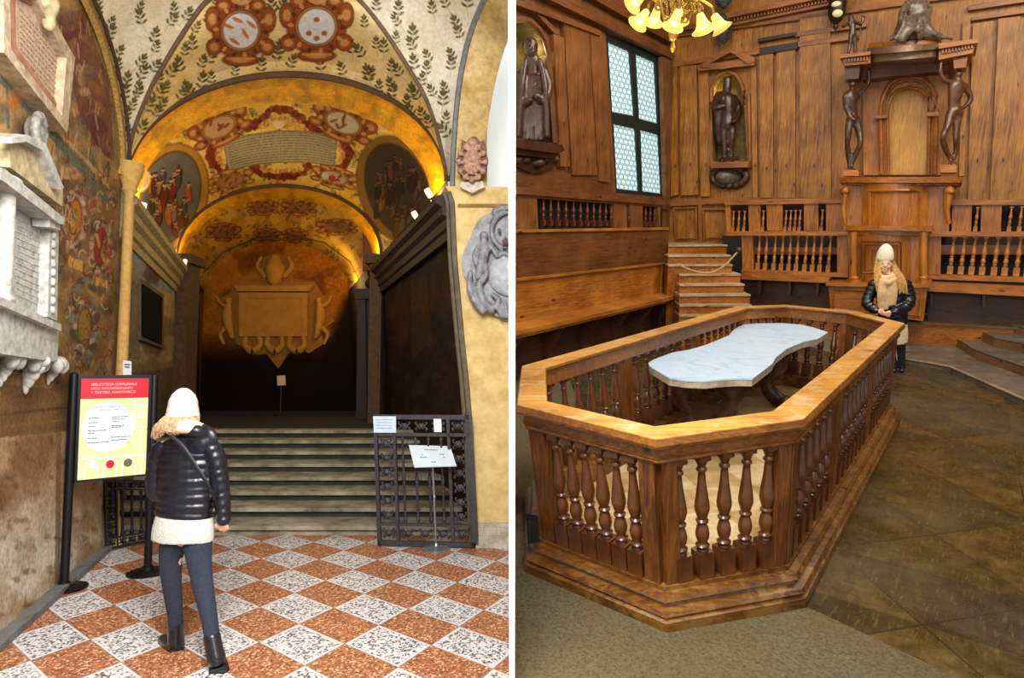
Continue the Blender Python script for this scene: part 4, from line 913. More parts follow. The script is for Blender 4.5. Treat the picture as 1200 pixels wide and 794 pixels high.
def boot(pts_shaft,foot,sole):
    mb=MB(); jac(mb,L,yw,[pts_shaft]); jac(mb,L,yw,[foot]); b=mk('boot',mb,m_bt,L,wr,vox=.008,sm=2,smooth=60)
    mb=MB(); jac(mb,L,yw,[sole]); mk('sole',mb,plain('rubber_sole',(18,18,20),.7),L,b,vox=.008)
boot([(206,728,.11,(8.8,9)),(206,745,.12,(8.8,9)),(207,754,.12,(8.5,10))],[(208,756,.12,8.5),(199,754,.17,8),(191,748,.24,6)],[(209,762,.11,(9,4)),(199,758,.17,(8.5,3.5)),(190,752,.25,(6.5,3))])
boot([(248,744,-.14,(9,9)),(251,760,-.16,(9,9)),(254,772,-.17,(9.5,10))],[(254,774,-.18,9),(254,768,-.08,8.5),(254,763,.0,7)],[(257,786,-.19,(10.5,4.5)),(256,777,-.08,(9.5,3.5)),(255,770,.02,(7.5,3))])
mb=MB(); s_=sY
mb.lathe([(17*s_*1.0,0),(17.5*s_,.03),(17*s_,.075),(16*s_,.1),(15.5*s_,.13),(12.5*s_,.17),(7.5*s_,.2),(3*s_,.215)],rp(214,491,yw)+[0,0,-.015],28); mb.ell(rp(214,461,yw),(.038,.04,.035))
mk('beanie',mb,m_kn,L,wr,vox=.007,sm=2,smooth=60)
mb=MB(); mb.lathe([(17.6*s_,0),(18.2*s_,.02),(17.8*s_,.055),(17*s_,.065)],rp(214,491,yw)+[0,0,-.02],28); mk('beanie_cuff',mb,m_kn,L,wr)
m_hair=plain('fair_hair',(190,156,120),.7,0,.2,60,.6,c2=(130,98,72))
mb=MB(); rr=random.Random(9)
for i in range(46):
    a=rr.uniform(-1,1); x=214+a*19; pts=[(214+a*13,486,.0),(x,493,-.04),(x+a*9+rr.uniform(-2,2),501+rr.uniform(-2,3),-.05),(x+a*12+rr.uniform(-3,3),511+rr.uniform(-3,4)-8*(1-abs(a)),-.04)]
    mb.tube([rp(u,v,yw)+np.array([0,d-.06*(1-a*a),0]) for u,v,d in pts],[.02,.022,.016,.004],6,1,(1,0,0),True,3)
mk('hair',mb,m_hair,L,wr)
mb=MB(); jac(mb,L,yw,[[(199,501,.0,5),(206,499,-.06,5.5),(216,498,-.09,7),(228,499,-.06,6.5),(236,502,0,6)],[(201,506,.0,5),(208,503,-.08,5.5),(218,502,-.1,6),(230,504,-.07,6),(238,507,0,6)]]); mk('scarf',mb,plain('blush_scarf',(222,190,170),.85,0,.08,30,.3),L,wr,vox=.008,sm=1,smooth=60)
# ================================================================ RIGHT HALL: panelled anatomy theatre
OW=np.array([.05,7.155,0]); AW=np.array([.595,.804,0]); NW=np.array([-.804,.595,0])
CB=np.array([3.843,15.222,0]); BB=np.array([.823,-.568,0]); MBk=np.array([-.568,-.823,0])
lq=lambda u,v,q: R.pl(u,v,OW+NW*q,NW)         # on a plane q behind the bench front
bq_=lambda u,v,p: R.pl(u,v,CB+MBk*p,MBk)      # on a plane p in front of the back wall
def lprism(pts,q,th,holes=(),mb=None):
    mb=mb or MB(); mb.prism([lq(u,v,q) for u,v in pts],NW*th,[[lq(u,v,q) for u,v in h] for h in holes]); return mb
def bprism(pts,p,th,holes=(),mb=None):
    mb=mb or MB(); mb.prism([bq_(u,v,p) for u,v in pts],-MBk*th,[[bq_(u,v,p) for u,v in h] for h in holes]); return mb
w_left=wood('left_panel',(150,98,54),(112,70,38),(60,34,18),'v',ANG_A,.42,0,.5)
w_leftr=wood('left_red',(130,82,44),(106,64,34),(66,38,20),'h',ANG_A,.45,0,.25)
w_bench=wood('bench_pine',(196,132,54),(160,96,36),(92,48,20),'h',ANG_A,.38,0,1)
w_wall=wood('back_panel',(196,134,52),(146,92,32),(70,38,12),'v',ANG_B,.45,0,1)
w_wallr=wood('back_panel_h',(176,112,52),(142,86,38),(84,46,20),'h',ANG_B,.42,0,.6)
w_gold=wood('pulpit_fir',(196,126,38),(160,94,26),(92,46,12),'v',ANG_B,.36,0,.6)
w_goldh=wood('pulpit_fir_h',(190,120,38),(150,86,26),(84,42,12),'h',ANG_B,.36,0,.6)
w_dk=plain('recess_shade',(34,22,16),.8,0,.2,6); w_dark=wood('dark_carved',(92,58,36),(64,38,24),(34,20,14),'h',0,.4,0,0)  # w_dk: near-black boards stand in for shade behind balusters and benches
w_fence=wood('rail_oak',(160,100,36),(116,68,24),(58,32,12),'h',0,.36,0,.5,coat=.15); w_post=wood('post_oak',(138,84,36),(100,56,24),(52,28,12),'v',0,.38,0,.5)
w_balu=plain('turned_walnut',(104,60,30),.3,0,.2,9,.1,c2=(64,34,18),coat=.25); w_balg=plain('turned_fir',(190,122,50),.35,0,.16,9,.1,coat=.1); w_ball=plain('turned_redbrown',(112,66,40),.35,0,.2,9)  # w_ball: red-brown balusters to match the left wall
m_br=plain('dark_bronze_wood',(86,62,48),.3,.1,.3,14,.3,c2=(48,34,28),coat=.2); m_gry=plain('grey_brown_wood',(126,112,98),.35,0,.3,14,.3,c2=(66,54,46),coat=.2)
# ---- floor
t=NT('old_boards'); ob=t.tc.outputs['Object']; r_=t.mapping(rot=(0,0,-ANG_A)); sp=t.n('ShaderNodeSeparateXYZ'); t.l(r_,sp.inputs[0])
gx=t.math('FLOOR',t.math('DIVIDE',sp.outputs[0],1.15)); gy=t.math('FLOOR',t.math('DIVIDE',sp.outputs[1],1.0)); 
fx=t.math('SUBTRACT',t.math('FRACT',t.math('DIVIDE',sp.outputs[0],1.15)),.5); fy_=t.math('SUBTRACT',t.math('FRACT',t.math('DIVIDE',sp.outputs[1],1.0)),.5)
an=t.math('ARCTAN2',fy_,fx); wedge=t.math('FLOOR',t.math('MULTIPLY',an,8/(2*PI)))
wn=t.n('ShaderNodeTexWhiteNoise',noise_dimensions='3D'); cb=t.n('ShaderNodeCombineXYZ'); t.l(gx,cb.inputs[0]); t.l(gy,cb.inputs[1]); t.l(wedge,cb.inputs[2]); t.l(cb.outputs[0],wn.inputs['Vector'])
nz=t.noise(ob,5,8,.75,.4); sc_=t.noise(t.mapping(scale=(1,6,1),rot=(0,0,-.9)),7,7,.75,.4)
col=t.ramp(nz,[(.3,(50,40,18)),(.5,(78,60,28)),(.72,(104,80,34))]); col=t.mix(t.math('MULTIPLY',wn.outputs['Value'],.75),col,(40,36,24)); col=t.mix(t.ramp(sc_,[(.54,(0,0,0)),(.7,(170,170,170))]),col,(146,120,60))
wl_=t.math('LESS_THAN',t.math('ABSOLUTE',t.math('SUBTRACT',t.math('FRACT',t.math('MULTIPLY',an,8/(2*PI))),.5)),.488); col=t.mix(t.math('SUBTRACT',1.0,wl_),col,(44,36,22))
mg=t.noise(ob,.7,3); col=t.mix(t.ramp(mg,[(.45,(0,0,0)),(.62,(130,130,130))]),col,(96,92,84))
m_flR=t.done(col,t.ramp(nz,[(.3,(110,110,110)),(.7,(170,170,170))]),nz,.15,.004,spec=.45)
mb=MB(); mb.box(.014,14,1.2,18,-.1,0); struct('floor_boards',mb,m_flR,R,base=(0,0,0),smooth=0,clip=False)
# carpet runner, near left
t=NT('carpet'); c1=t.noise(t.tc.outputs['Object'],55,6,.85); c2=t.noise(t.tc.outputs['Object'],1.1,3); col=t.ramp(c1,[(.35,(64,58,42)),(.65,(112,104,80))]); col=t.mix(t.ramp(c2,[(.4,(0,0,0)),(.65,(170,170,170))]),col,(92,70,30)); m_cp=t.done(col,.95,c1,.5,.01,spec=.1)
mb=MB(); P_=[R.fl(u,v) for u,v in ((1175,820),(955,716),(900,690))]; P_=[P_[0],P_[1],P_[1]+np.array([-.9,.5,0]),np.array([.75,3.4,0]),np.array([.75,12.6,0]),np.array([.014,12.0,0]),np.array([.014,1.2,0]),np.array([1.9,1.2,0])]
mb.prism([p+[0,0,.006] for p in P_],(0,0,-.005)); tag(mk('carpet',mb,m_cp,smooth=0,clip=False),'worn olive brown carpet in front of the octagonal balustrade','carpet')
# inner floor of the enclosure
PT=[(.066,4.215),(.023,3.24),(.658,2.676),(1.478,2.981),(4.008,6.19),(4.02,7.108),(3.47,7.762),(2.779,7.588)]
PBo=[(.10,4.2),(.075,3.24),(.755,2.70),(1.529,2.90),(3.97,6.02),(3.99,7.0),(3.45,7.66),(2.78,7.5)]
PT=[np.array(p) for p in PT]; PBo=[np.array(p) for p in PBo]
def inset(P,o):
    out=[];k=len(P)
    for i in range(k):
        a=P[i]-P[i-1];b=P[(i+1)%k]-P[i];a/=np.linalg.norm(a);b/=np.linalg.norm(b); na=np.array([-a[1],a[0]]);nb=np.array([-b[1],b[0]]);m=na+nb;m/=np.linalg.norm(m); out.append(P[i]+m*o/np.dot(m,na))
    return out
# centre lines: rail centre .085 in from its outer edge, plinth centre .16 in from its outer foot
PTc=inset(PT,.085); PBc=inset(PBo,.15)
path=lambda z:[PBc[i]*(1-z)+PTc[i]*z for i in range(8)]
mb=MB(); mb.prism([np.append(p,.05) for p in PBc],(0,0,-.045)); t=NT('star_parquet'); r_=t.mapping(rot=(0,0,-ANG_A+PI/4)); ck=t.n('ShaderNodeTexChecker'); ck.inputs['Scale'].default_value=2.6; t.l(r_,ck.inputs[0]); nz=t.noise(t.tc.outputs['Object'],5,5,.65,.5)
col=t.mix(ck.outputs['Fac'],t.ramp(nz,[(.35,(150,118,74)),(.65,(190,160,110))]),t.ramp(nz,[(.35,(172,144,100)),(.65,(206,184,140))])); dv=t.vor(r_,2.6); col=t.mix(t.ramp(dv,[(.0,(120,120,120)),(.2,(0,0,0))]),col,(130,92,52)); m_pq=t.done(col,.35,nz,.1,.003,spec=.5)
struct('floor_enclosure',mb,m_pq,R,smooth=0,clip=False)
# ---- octagonal balustrade
fc=np.array([2.2,5.3,0]); fence=root('octagonal_balustrade',R,fc,'long octagonal oak balustrade around the marble table, in the foreground','balustrade')
E8=[7,0,1,2,3,4,5,6]
plinth=[(-.13,.0),(.13,.0),(.145,.01),(.145,.075),(.125,.09),(.135,.11),(.125,.135),(.09,.15),(.08,.175),(.10,.185),(.085,.215),(.05,.225),(.05,.255),(-.13,.255)]
plinth=[(o,z*.76) for o,z in plinth]
mb=MB(); mb.sweep(plinth,path); mk('plinth',mb,wood('plinth_oak',(136,88,36),(94,56,22),(44,24,10),'h',0,.34,0,.2,worn=(150,112,60),coat=.15),R,fence,clip=False,smooth=30)
rail=[(-.055,.865),(.05,.865),(.055,.875),(.05,.885),(.06,.892),(.05,.895),(.05,.935),(.065,.945),(.085,.952),(.09,.968),(.085,.985),(.08,1.0),(-.085,1.0),(-.088,.985),(-.055,.965)]
mb=MB(); mb.sweep(rail,path); mk('rail',mb,w_fence,R,fence,clip=False,smooth=30)
mb=MB(); mb.sweep([(-.083,1.0),(.078,1.0),(.078,1.004),(-.083,1.004)],path); mk('rail_top',mb,wood('rail_oak_lit',(222,168,84),(188,132,58),(128,78,30),'h',0,.3,0,.5,worn=(206,180,140),coat=.25),R,fence,clip=False,smooth=0)  # paler oak skin: light from above put into its colour, plus worn patches
balprof=[(.046,0),(.046,.001),(.046,.215),(.036,.22),(.03,.235),(.04,.25),(.042,.262),(.03,.275),(.027,.285),(.038,.32),(.042,.36),(.034,.41),(.024,.44),(.036,.452),(.038,.466),(.026,.48),(.034,.51),(.044,.555),(.045,.585),(.037,.66),(.027,.75),(.022,.83),(.021,.86),(.031,.872),(.031,.885),(.022,.9),(.03,.93),(.036,.95),(.036,1.0)]
def baluster_mesh(h,k=1.0,seg=12):
    mb=MB(); w=.041*k; zz=.215*h; mb.box(-w,w,-w,w,0,zz); mb.lathe([(r*k*.86,z*h) for r,z in balprof[3:]],(0,0,0),seg); mb.box(-.034*k,.034*k,-.034*k,.034*k,.955*h,h); return mb
def bal_proto(name,mat,h,k,seg,parent):
    BASE['_z']=np.zeros(3); o=mk(name,baluster_mesh(h,k,seg),mat,R,base=(0,0,0),clip=False,smooth=50); 
    return o
first=None
def put(proto,parent,P,rot,tilt=(0,0,0),sc=1.0):
    global first
    o=proto if not proto.get('_used') else proto.copy()
    if o is proto: proto['_used']=1
    else: C.objects.link(o)
    o.parent=parent; M=Matrix.Translation(Vector(np.array(P)-BASE[parent.name]))
    t_=Vector(tilt)
    z=(Vector((0,0,1))+Vector((t_[0],t_[1],0))).normalized(); q=Vector((0,0,1)).rotation_difference(z)
    o.matrix_local=M@q.to_matrix().to_4x4()@Matrix.Rotation(rot,4,'Z')@Matrix.Diagonal((1,1,sc,1)); return o
zb,zt=.194,.867; pb=path(zb);pt_=path(zt)
pr=bal_proto('baluster',w_balu,zt-zb,1.0,14,fence)
def bottomtop(i,t): 
    a=pb[i]*(1-t)+pb[(i+1)%8]*t; b=pt_[i]*(1-t)+pt_[(i+1)%8]*t; return a,b
def fpost(i,t,w=.11,d=.075,name='post'):
    a,b=bottomtop(i,t); e=pt_[(i+1)%8]-pt_[i]; e/=np.linalg.norm(e); n_=np.array([-e[1],e[0]])
    q=lambda c,z:[np.append(c-e*w/2-n_*d/2,z),np.append(c+e*w/2-n_*d/2,z),np.append(c+e*w/2+n_*d/2,z),np.append(c-e*w/2+n_*d/2,z)]
    mb=MB(); mb.hexa(q(a,zb),q(b,zt)); mk(name,mb,w_post,R,fence,clip=False,smooth=0)
counts={0:4,1:6,2:5,3:20,4:4,5:4,6:4,7:20}
for i in range(8):
    Ls=np.linalg.norm(pt_[(i+1)%8]-pt_[i]); e=(pt_[(i+1)%8]-pt_[i])/Ls; rot=math.atan2(e[1],e[0])
    for s_ in (0,1): fpost(i,(.042 if s_==0 else Ls-.042)/Ls,.084)
    marg=(.15 if i not in (1,2) else (.115 if i==2 else .14))/Ls; n=counts[i]; slots=[marg+(1-2*marg)*(k+.0)/(n-1) for k in range(n)]
    mids=()
    if i in (3,7): slots=[marg+(1-2*marg)*(k)/(n+1) for k in range(n+2)]; mids=(6,14) if i==3 else (7,15)
    for k,t_ in enumerate(slots):
        if k in mids: fpost(i,t_,.12,.07); continue
        a,b=bottomtop(i,t_); put(pr,fence,np.append(a,zb),rot,((b-a)[0]/(zt-zb),(b-a)[1]/(zt-zb),0))
del pr['_used']
for o in bpy.data.objects:
    if '_used' in o: del o['_used']
# ---- marble table
zt_=.80; OUT=[(759.6,425),(766,421),(775,417.5),(788,412.7),(807.5,409.5),(826.7,404),(844,397),(854.5,392.6),(859,386.8),(865,383),(872.7,379.7),(890,378.5),(913,378.2),(937.8,379.7),(953,383.4),(970.4,389),(959,396.4),(941.7,400),(922.5,408),(909,418.5),(905,426),(882,443.4),(865,443),(846,444),(826.7,446),(803.7,445),(784.5,442.4),(771,434.7),(761.5,429)]
TP=[R.fl(u,v,zt_) for u,v in OUT]; tc=sum(TP)/len(TP)
tb=root('dissection_table',R,tc*[1,1,0]+[0,0,.05],'white marble table with scalloped outline on dark carved legs, inside the octagonal balustrade','table')
t=NT('white_marble'); n1=t.noise(t.tc.outputs['Object'],3,8,.7,1.5); m_mt=t.done(t.ramp(n1,[(.35,(166,194,222)),(.5,(190,214,234)),(.7,(178,204,228))]),.25,spec=.6)
mb=MB(); mb.prism(TP,(0,0,-.012)); mb.prism([tc*[1,1,0]+(p-tc)*[.99,.99,0]+[0,0,zt_-.012] for p in TP],(0,0,-.055)); mk('marble_top',mb,m_mt,R,tb,clip=False,smooth=30)
t=NT('marble_edge'); n1=t.noise(t.tc.outputs['Object'],9,6,.7); m_me=t.done(t.ramp(n1,[(.35,(150,132,104)),(.7,(196,184,160))]),.5)
mb=MB(); mb.prism([tc*[1,1,0]+(p-tc)*[.994,.994,0]+[0,0,zt_-.014] for p in TP],(0,0,-.05)); mk('marble_edge',mb,m_me,R,tb,clip=False,smooth=30)
# axis of the table
ax=(R.fl(970,389,zt_)+R.fl(905,426,zt_))/2*[1,1,0]-(R.fl(759.6,425,zt_)+R.fl(882,443,zt_))/2*[1,1,0]
A0=(TP[0]+TP[21])/2; A1=(TP[9]+TP[19])/2; axd=(A1-A0)*[1,1,0]; axd/=np.linalg.norm(axd); axn=np.array([-axd[1],axd[0],0])
def scroll_leg(c,sg,name):
    mb=MB(); pts=[]
    for (o,z,r) in ((.12,.73,.07),(.19,.66,.09),(.24,.55,.09),(.2,.43,.075),(.13,.33,.07),(.15,.22,.08),(.25,.13,.085),(.33,.09,.07)): pts.append((c+axn*sg*o+np.array([0,0,z]),r))
    mb.tube([p for p,_ in pts],[(r*.85,r) for _,r in pts],12,1,tuple(axd),True,5)
    mb.ell(c+axn*sg*.22+[0,0,.62],(.1,.1,.1)); mb.ell(c+axn*sg*.32+[0,0,.12],(.09,.09,.07)); mb.ell(c+axn*sg*.24+[0,0,.4],(.05,.05,.05))
    mk(name,mb,w_dark,R,tb,clip=False,vox=.016,sm=1)
for c in (tc*[1,1,0]-axd*.85,tc*[1,1,0]+axd*.8):
    for sg in (-1,1): scroll_leg(c,sg,'leg')
    mb=MB(); mb.beam(c-axn*.36+[0,0,.66],c+axn*.36+[0,0,.66],.14,.08); mb.beam(c-axn*.2+[0,0,.3],c+axn*.2+[0,0,.3],.1,.14); mk('crosspiece',mb,w_dark,R,tb,clip=False,smooth=0)
mb=MB(); mb.beam(tc*[1,1,0]-axd*.85+[0,0,.33],tc*[1,1,0]+axd*.8+[0,0,.33],.09,.07); mk('stretcher',mb,w_dark,R,tb,clip=False,smooth=0)
# black box on the carpet by the balustrade
mb=MB(); mb.prism([R.fy(u,v,3.2) for u,v in ((616.5,609),(631,612),(632.5,635),(618.5,637))],(0,.08,0)); tag(mk('black_box',mb,plain('black_plastic',(26,26,30),.4)),'small black box on the plinth at the near left corner of the octagonal balustrade','box')
# ---- left wall
WQ=1.75; NCH=[(605,165),(605,32),(609,25),(618,23),(628,28),(637,38),(643,54),(646,72),(648,100),(651,168)]
win=[(709.5,38),(775,64.5),(778.5,231),(722,226)]
niL=[(590,168),(590,32),(603,23),(612,22),(620,24),(630,33),(638,46),(643,64),(645,100),(650,167)]
corner=[(785,-60),(785,290)]
wallpts=[(575,-90),(792,-90),(785,290),(575,290)]
mb=lprism(wallpts,WQ,.08,[niL,win]); struct('wall_left_panelling',mb,w_left,R,smooth=0)
mb=MB()
for i in range(len(niL)-1):
    a,b=niL[i],niL[i+1]; P_=lq(*a,WQ);Q_=lq(*b,WQ); mb.add([P_,Q_,Q_+NW*.45,P_+NW*.45],[(0,1,2,3)])
mb.prism([lq(u,v,WQ+.45) if False else lq(u,v,WQ)+NW*.45 for u,v in niL],NW*.05)
m_nich=plain('niche_bronze',(92,80,46),.6,0,.25,6,.2,c2=(58,50,32)); struct('wall_left_niche',mb,m_nich,R)
mb=MB(); pts=[lq(u,v,WQ-.03) for u,v in niL[2:]]; mb.tube(pts,.05,6,ref=(0,0,1)); struct('trim_niche_arch',mb,w_leftr,R)
# pilasters and cornice of the left wall
def strips(lst,q,th,mat,nm,f=lprism):
    if 'pilaster' in nm: q+=(.05 if f is not lprism else -.05); th+=.05
    for pts in lst: struct(nm,f(pts,q,th),mat,R,smooth=0)
strips([[(649,40),(661,44),(668,195),(657,195)],[(661,20),(690,34),(700,205),(671,205)],[(691,34),(706,40),(716,214),(702,212)],[(776,66),(785,70),(785,240),(781,240)]],WQ-.05,.05,w_left,'trim_pilaster_left')
strips([[(575,-34),(790,70),(790,60),(575,-52)],[(575,-6),(704,42),(704,36),(575,-14)],[(575,-70),(790,52),(790,30),(575,-110)]],WQ-.14,.14,w_leftr,'trim_cornice_left')
strips([[(605,197),(704,208),(722,228),(785,236),(785,246),(605,228)]],WQ-.06,.06,w_leftr,'trim_sill_left')
strips([[(612,-2),(618,-2),(657,40),(651,40)]],WQ-.1,.1,w_leftr,'trim_pediment_left')
# window
wf=root('window_1',R,lq(745,230,WQ),'tall window with four lights of round leaded glass in a dark green frame','window'); wf['kind']='structure'; 
panes=[[(712.5,49),(738,60),(744,136),(717.5,131)],[(745,63),(767.6,73),(771.5,145),(749,139)],[(719,145),(745,151),(749,224),(723,221)],[(750.6,152),(772,158),(775.6,227),(753,224)]]
del wf['label'];del wf['category']
mk('window_frame',lprism(win,WQ+.02,.09,panes),plain('dark_green_frame',(30,44,46),.5),R,wf,smooth=0)
t=NT('leaded_glass'); t.done((210,235,235),.3); a=t.n('ShaderNodeVertexColor',layer_name='Col'); t.l(a.outputs[0],t.b.inputs['Base Color']); t.l(a.outputs[0],t.b.inputs['Emission Color']); t.b.inputs['Emission Strength'].default_value=.85; m_gl_=t.m
for pn in panes:
    Q4=[lq(u,v,WQ+.06) for u,v in pn]
    def fn(a,b): a=a[:,None];b=b[:,None]; return (Q4[0]*(1-a)+Q4[1]*a)*(1-b)+(Q4[3]*(1-a)+Q4[2]*a)*b
    mb,P=grid(fn,130,260); A2,B2=np.meshgrid(np.linspace(0,1,130),np.linspace(0,1,260),indexing='ij'); X=A2.ravel()*5; Y=B2.ravel()*12.5
    d=np.full(len(P),9.)
    for dj in (-1,0,1):
        jj=np.round(Y)+dj; of=(jj%2)*.5; ii=np.round(X-of); d=np.minimum(d,np.hypot(X-(ii+of),(Y-jj)*1.12))
    c=np.tile(np.array([198.,226.,228.]),(len(P),1)); c[d>.41]=(88,116,118); c[d>.54]=(150,186,190); c[(d<.17)&(d>.1)]=(140,182,184)
    mk('pane',mb,m_gl_,R,wf,cols=c,smooth=0)
# left balustrade, panels, long bench
rail_h=lambda u0,v0,u1,v1,q,h,w,mat,nm,parent=None: None
lbal=root('upper_balustrade',R,lq(690,268,1.2),'reddish balustrade high on the left wall under the window, above the tall plain panel','balustrade')
def lseg(u0,u1,vt0,vt1,h,q,w,mat,parent,nm):
    P=lq(u0,vt0,q);Q=lq(u1,vt1,q); z=(P[2]+Q[2])/2; P[2]=Q[2]=z-h; mb=MB(); mb.beam(P,Q,w,h); return mk(nm,mb,mat,R,parent,smooth=0)
lseg(600,775,220.5,234,.10,1.2,.2,w_leftr,lbal,'rail'); lseg(600,776,228,239,.05,1.2,.12,w_leftr,lbal,'rail_moulding')
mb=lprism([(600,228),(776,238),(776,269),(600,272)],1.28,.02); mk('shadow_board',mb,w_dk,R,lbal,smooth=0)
for pts in ([(607.5,228),(629,230),(631,271),(608,272)],[(719,233.5),(734,235),(735,269),(720,269)],[(738.5,235),(753,236),(753.5,269),(740,269)],[(771,237),(774,238),(774,269),(771,269)]): mk('panel_post',lprism(pts,1.15,.1),w_left,R,lbal,smooth=0)
z0=lq(650,269,1.2)[2]; z1=2.44
pr=bal_proto('baluster',w_ball,.42,.85,10,lbal)
for u in (606.3,636.5,645,654,663,671.8,680,688,695.5,702.8,709.7,716,737,756.5,761.8,766.8):
    p=lq(u,250,1.2); put(pr,lbal,(p[0],p[1],2.0),ANG_A)
mk('sill',lprism([(600,269),(776,267.5),(776,272),(600,274)],1.05,.2),w_leftr,R,lbal,smooth=0)
# tall plain panel (parapet of the second tier)
mb=lprism([(600,270.5),(783,267.5),(783,340),(600,420)],.72,.06); pn=mk('tier_parapet',mb,w_leftr,smooth=0); tag(pn,'tall plain reddish wooden panel between the long bench and the upper balustrade','panel')
mb=lprism([(600,269),(784,266),(784,269),(600,272.5)],.68,.12); mk('capping',mb,w_bench,R,pn,smooth=0)
bn=root('long_bench',R,OW+AW*3,'long golden pine bench with plank back along the left wall','bench')
mk('backrest',lprism([(600,327.5),(795,307),(795,350),(600,395)],.44,.05),w_bench,R,bn,smooth=0)
lseg(600,796,326,306,.03,.44,.09,w_bench,bn,'back_rail')
P=lq(596,390,0)*[1,1,0]; Q=lq(800,345,0)*[1,1,0]; mb=MB(); mb.hexa([P+[0,0,.70],Q+[0,0,.70],Q+NW*.44+[0,0,.70],P+NW*.44+[0,0,.70]],[P+[0,0,.755],Q+[0,0,.755],Q+NW*.44+[0,0,.755],P+NW*.44+[0,0,.755]]); mk('seat',mb,w_bench,R,bn,smooth=0)
mb=MB(); mb.hexa([P+[0,0,.66]+NW*.03,Q+[0,0,.66]+NW*.03,Q+NW*.08+[0,0,.66],P+NW*.08+[0,0,.66]],[P+[0,0,.70]+NW*.03,Q+[0,0,.70]+NW*.03,Q+NW*.08+[0,0,.70],P+NW*.08+[0,0,.70]]); mk('seat_moulding',mb,w_bench,R,bn,smooth=0)
w_bk=wood('under_bench',(98,58,34),(66,38,24),(34,20,14),'h',ANG_A,.5)
mb=MB(); mb.hexa([P+NW*.36,Q+NW*.36,Q+NW*.42,P+NW*.42],[P+NW*.36+[0,0,.7],Q+NW*.36+[0,0,.7],Q+NW*.42+[0,0,.7],P+NW*.42+[0,0,.7]]); mk('kick_board',mb,w_bk,R,bn,smooth=0)
for k in range(6):
    p=P+(Q-P)*(.06+k*.18); mb=MB(); mb.prism([p+NW*.06+[0,0,.66],p+NW*.36+[0,0,.66],p+NW*.36+[0,0,.0],p+NW*.3+[0,0,.0],p+NW*.28+[0,0,.3],p+NW*.18+[0,0,.46]],AW*.07); mk('bracket',mb,w_bk,R,bn,smooth=0)
mb=MB(); mb.prism([Q+[0,0,0]+NW*.1,Q+[0,0,.7]+NW*.02,Q+[0,0,.755],Q+NW*.42+[0,0,.755],Q+NW*.42+[0,0,1.28],Q+NW*.5+[0,0,1.28],Q+NW*.5],AW*.04); mk('end_panel',mb,w_bench,R,bn,smooth=0)
mb=MB(); e_=lq(783,268,.72)*[1,1,0]; mb.prism([e_+[0,0,0],e_+[0,0,1.93],e_+NW*.95+[0,0,1.93],e_+NW*.95],AW*.04); struct('wall_tier_end',mb,w_leftr,R,smooth=0)
# statue on a console in the left niche
st=root('robed_statue',R,lq(628,168,WQ+.05),'dark carved statue of a robed scholar in the large arched niche, far left','statue')
yS=lq(625,120,WQ-.02)[1]
mb=MB(); jac(mb,R,yS,[[(622,163,0,(19,9)),(623,140,0,(18,9)),(624,115,0,(15,9)),(624,95,0,(15,9)),(625,80,0,(14,8)),(624,66,0,(6,6)),(622,58,0,(6,6))],[(612,84,0,6),(606,104,-.05,6),(608,122,-.2,5),(620,118,-.3,4)],[(637,84,0,6),(643,102,-.05,5),(638,118,-.2,5),(628,112,-.3,4)]])
for k in range(7): jac(mb,R,yS-.2,[[(606+k*5.4,164,0,2.6),(610+k*4.2,132,-.02,2.1),(613+k*3.4,104,0,1.7),(616+k*2.6,88,.04,1.3)]])
jac(mb,R,yS-.26,[[(616,70,.1,3),(612,96,0,3.4),(609,130,0,3.6),(607,160,0,3.6)],[(632,70,.1,3),(638,96,0,3.2),(640,130,0,3.4),(641,160,0,3.4)]])
mb.ell(R.fy(622,55,yS),(.12,.13,.15)); mb.ell(R.fy(621.5,57,yS-.12),(.03,.05,.04)); mb.ell(R.fy(622,61,yS-.08),(.08,.06,.07)); mk('figure',mb,m_br,R,st,vox=.02)
cs=root('statue_console',R,lq(630,203,WQ-.2),'carved console with a shield carrying the robed statue, far left','console')
mk('shelf',lprism([(600,160),(659,170),(662,176),(655,180),(600,172)],WQ-.35,.35),w_dark,R,cs,smooth=0); mk('shelf_moulding',lprism([(600,172),(655,180),(650,186),(600,180)],WQ-.25,.25),w_dark,R,cs,smooth=0)
mb=lprism([(602,180),(650,185),(655,192),(646,198),(634,203),(622,202),(608,196),(602,192)],WQ-.12,.12); mb.ell(lq(628,191,WQ-.12),(.16,.1,.09)); 
for u in (606,616,640,650): mb.ell(lq(u,187,WQ-.12),(.09,.07,.07))
mk('shield',mb,w_dark,R,cs)
# ---- back wall
nB=[(835.5,189),(834,120),(834,105),(837,95),(844,87),(853,84),(862,87),(868,95),(871.5,106),(872,122),(876,189)]
mb=bprism([(779,-80),(1215,-120),(1215,310),(779,310)],0,.08,[nB]); struct('wall_back_panelling',mb,w_wall,R,smooth=0,clip=False)
mb=MB()
for i in range(len(nB)-1):
    P_=bq_(*nB[i],0);Q_=bq_(*nB[i+1],0); mb.add([P_,Q_,Q_-MBk*.4,P_-MBk*.4],[(0,1,2,3)])
mb.prism([bq_(u,v,0)-MBk*.4 for u,v in nB],-MBk*.05); struct('wall_back_niche',mb,plain('niche_olive',(128,108,48),.6,0,.25,6,.2,c2=(78,64,34)),R)
mb=MB(); mb.tube([bq_(u,v,.03) for u,v in nB[1:-1]],.05,6,ref=(0,0,1)); mb.tube([bq_(u,v,.03) for u,v in ((831,189),(829,110))],.05,6); mb.tube([bq_(u,v,.03) for u,v in ((879,189),(877,110))],.05,6); struct('trim_niche_frame',mb,w_wallr,R)
mb=bprism([(822,75),(856,56),(884,67),(884,72),(877,75),(856,61),(832,74),(832,79),(822,79)],.28,.28); mb=bprism([(818,76),(884,68),(884,76),(818,83)],.24,.24,(),mb); struct('trim_niche_pediment',mb,w_wallr,R,smooth=0)
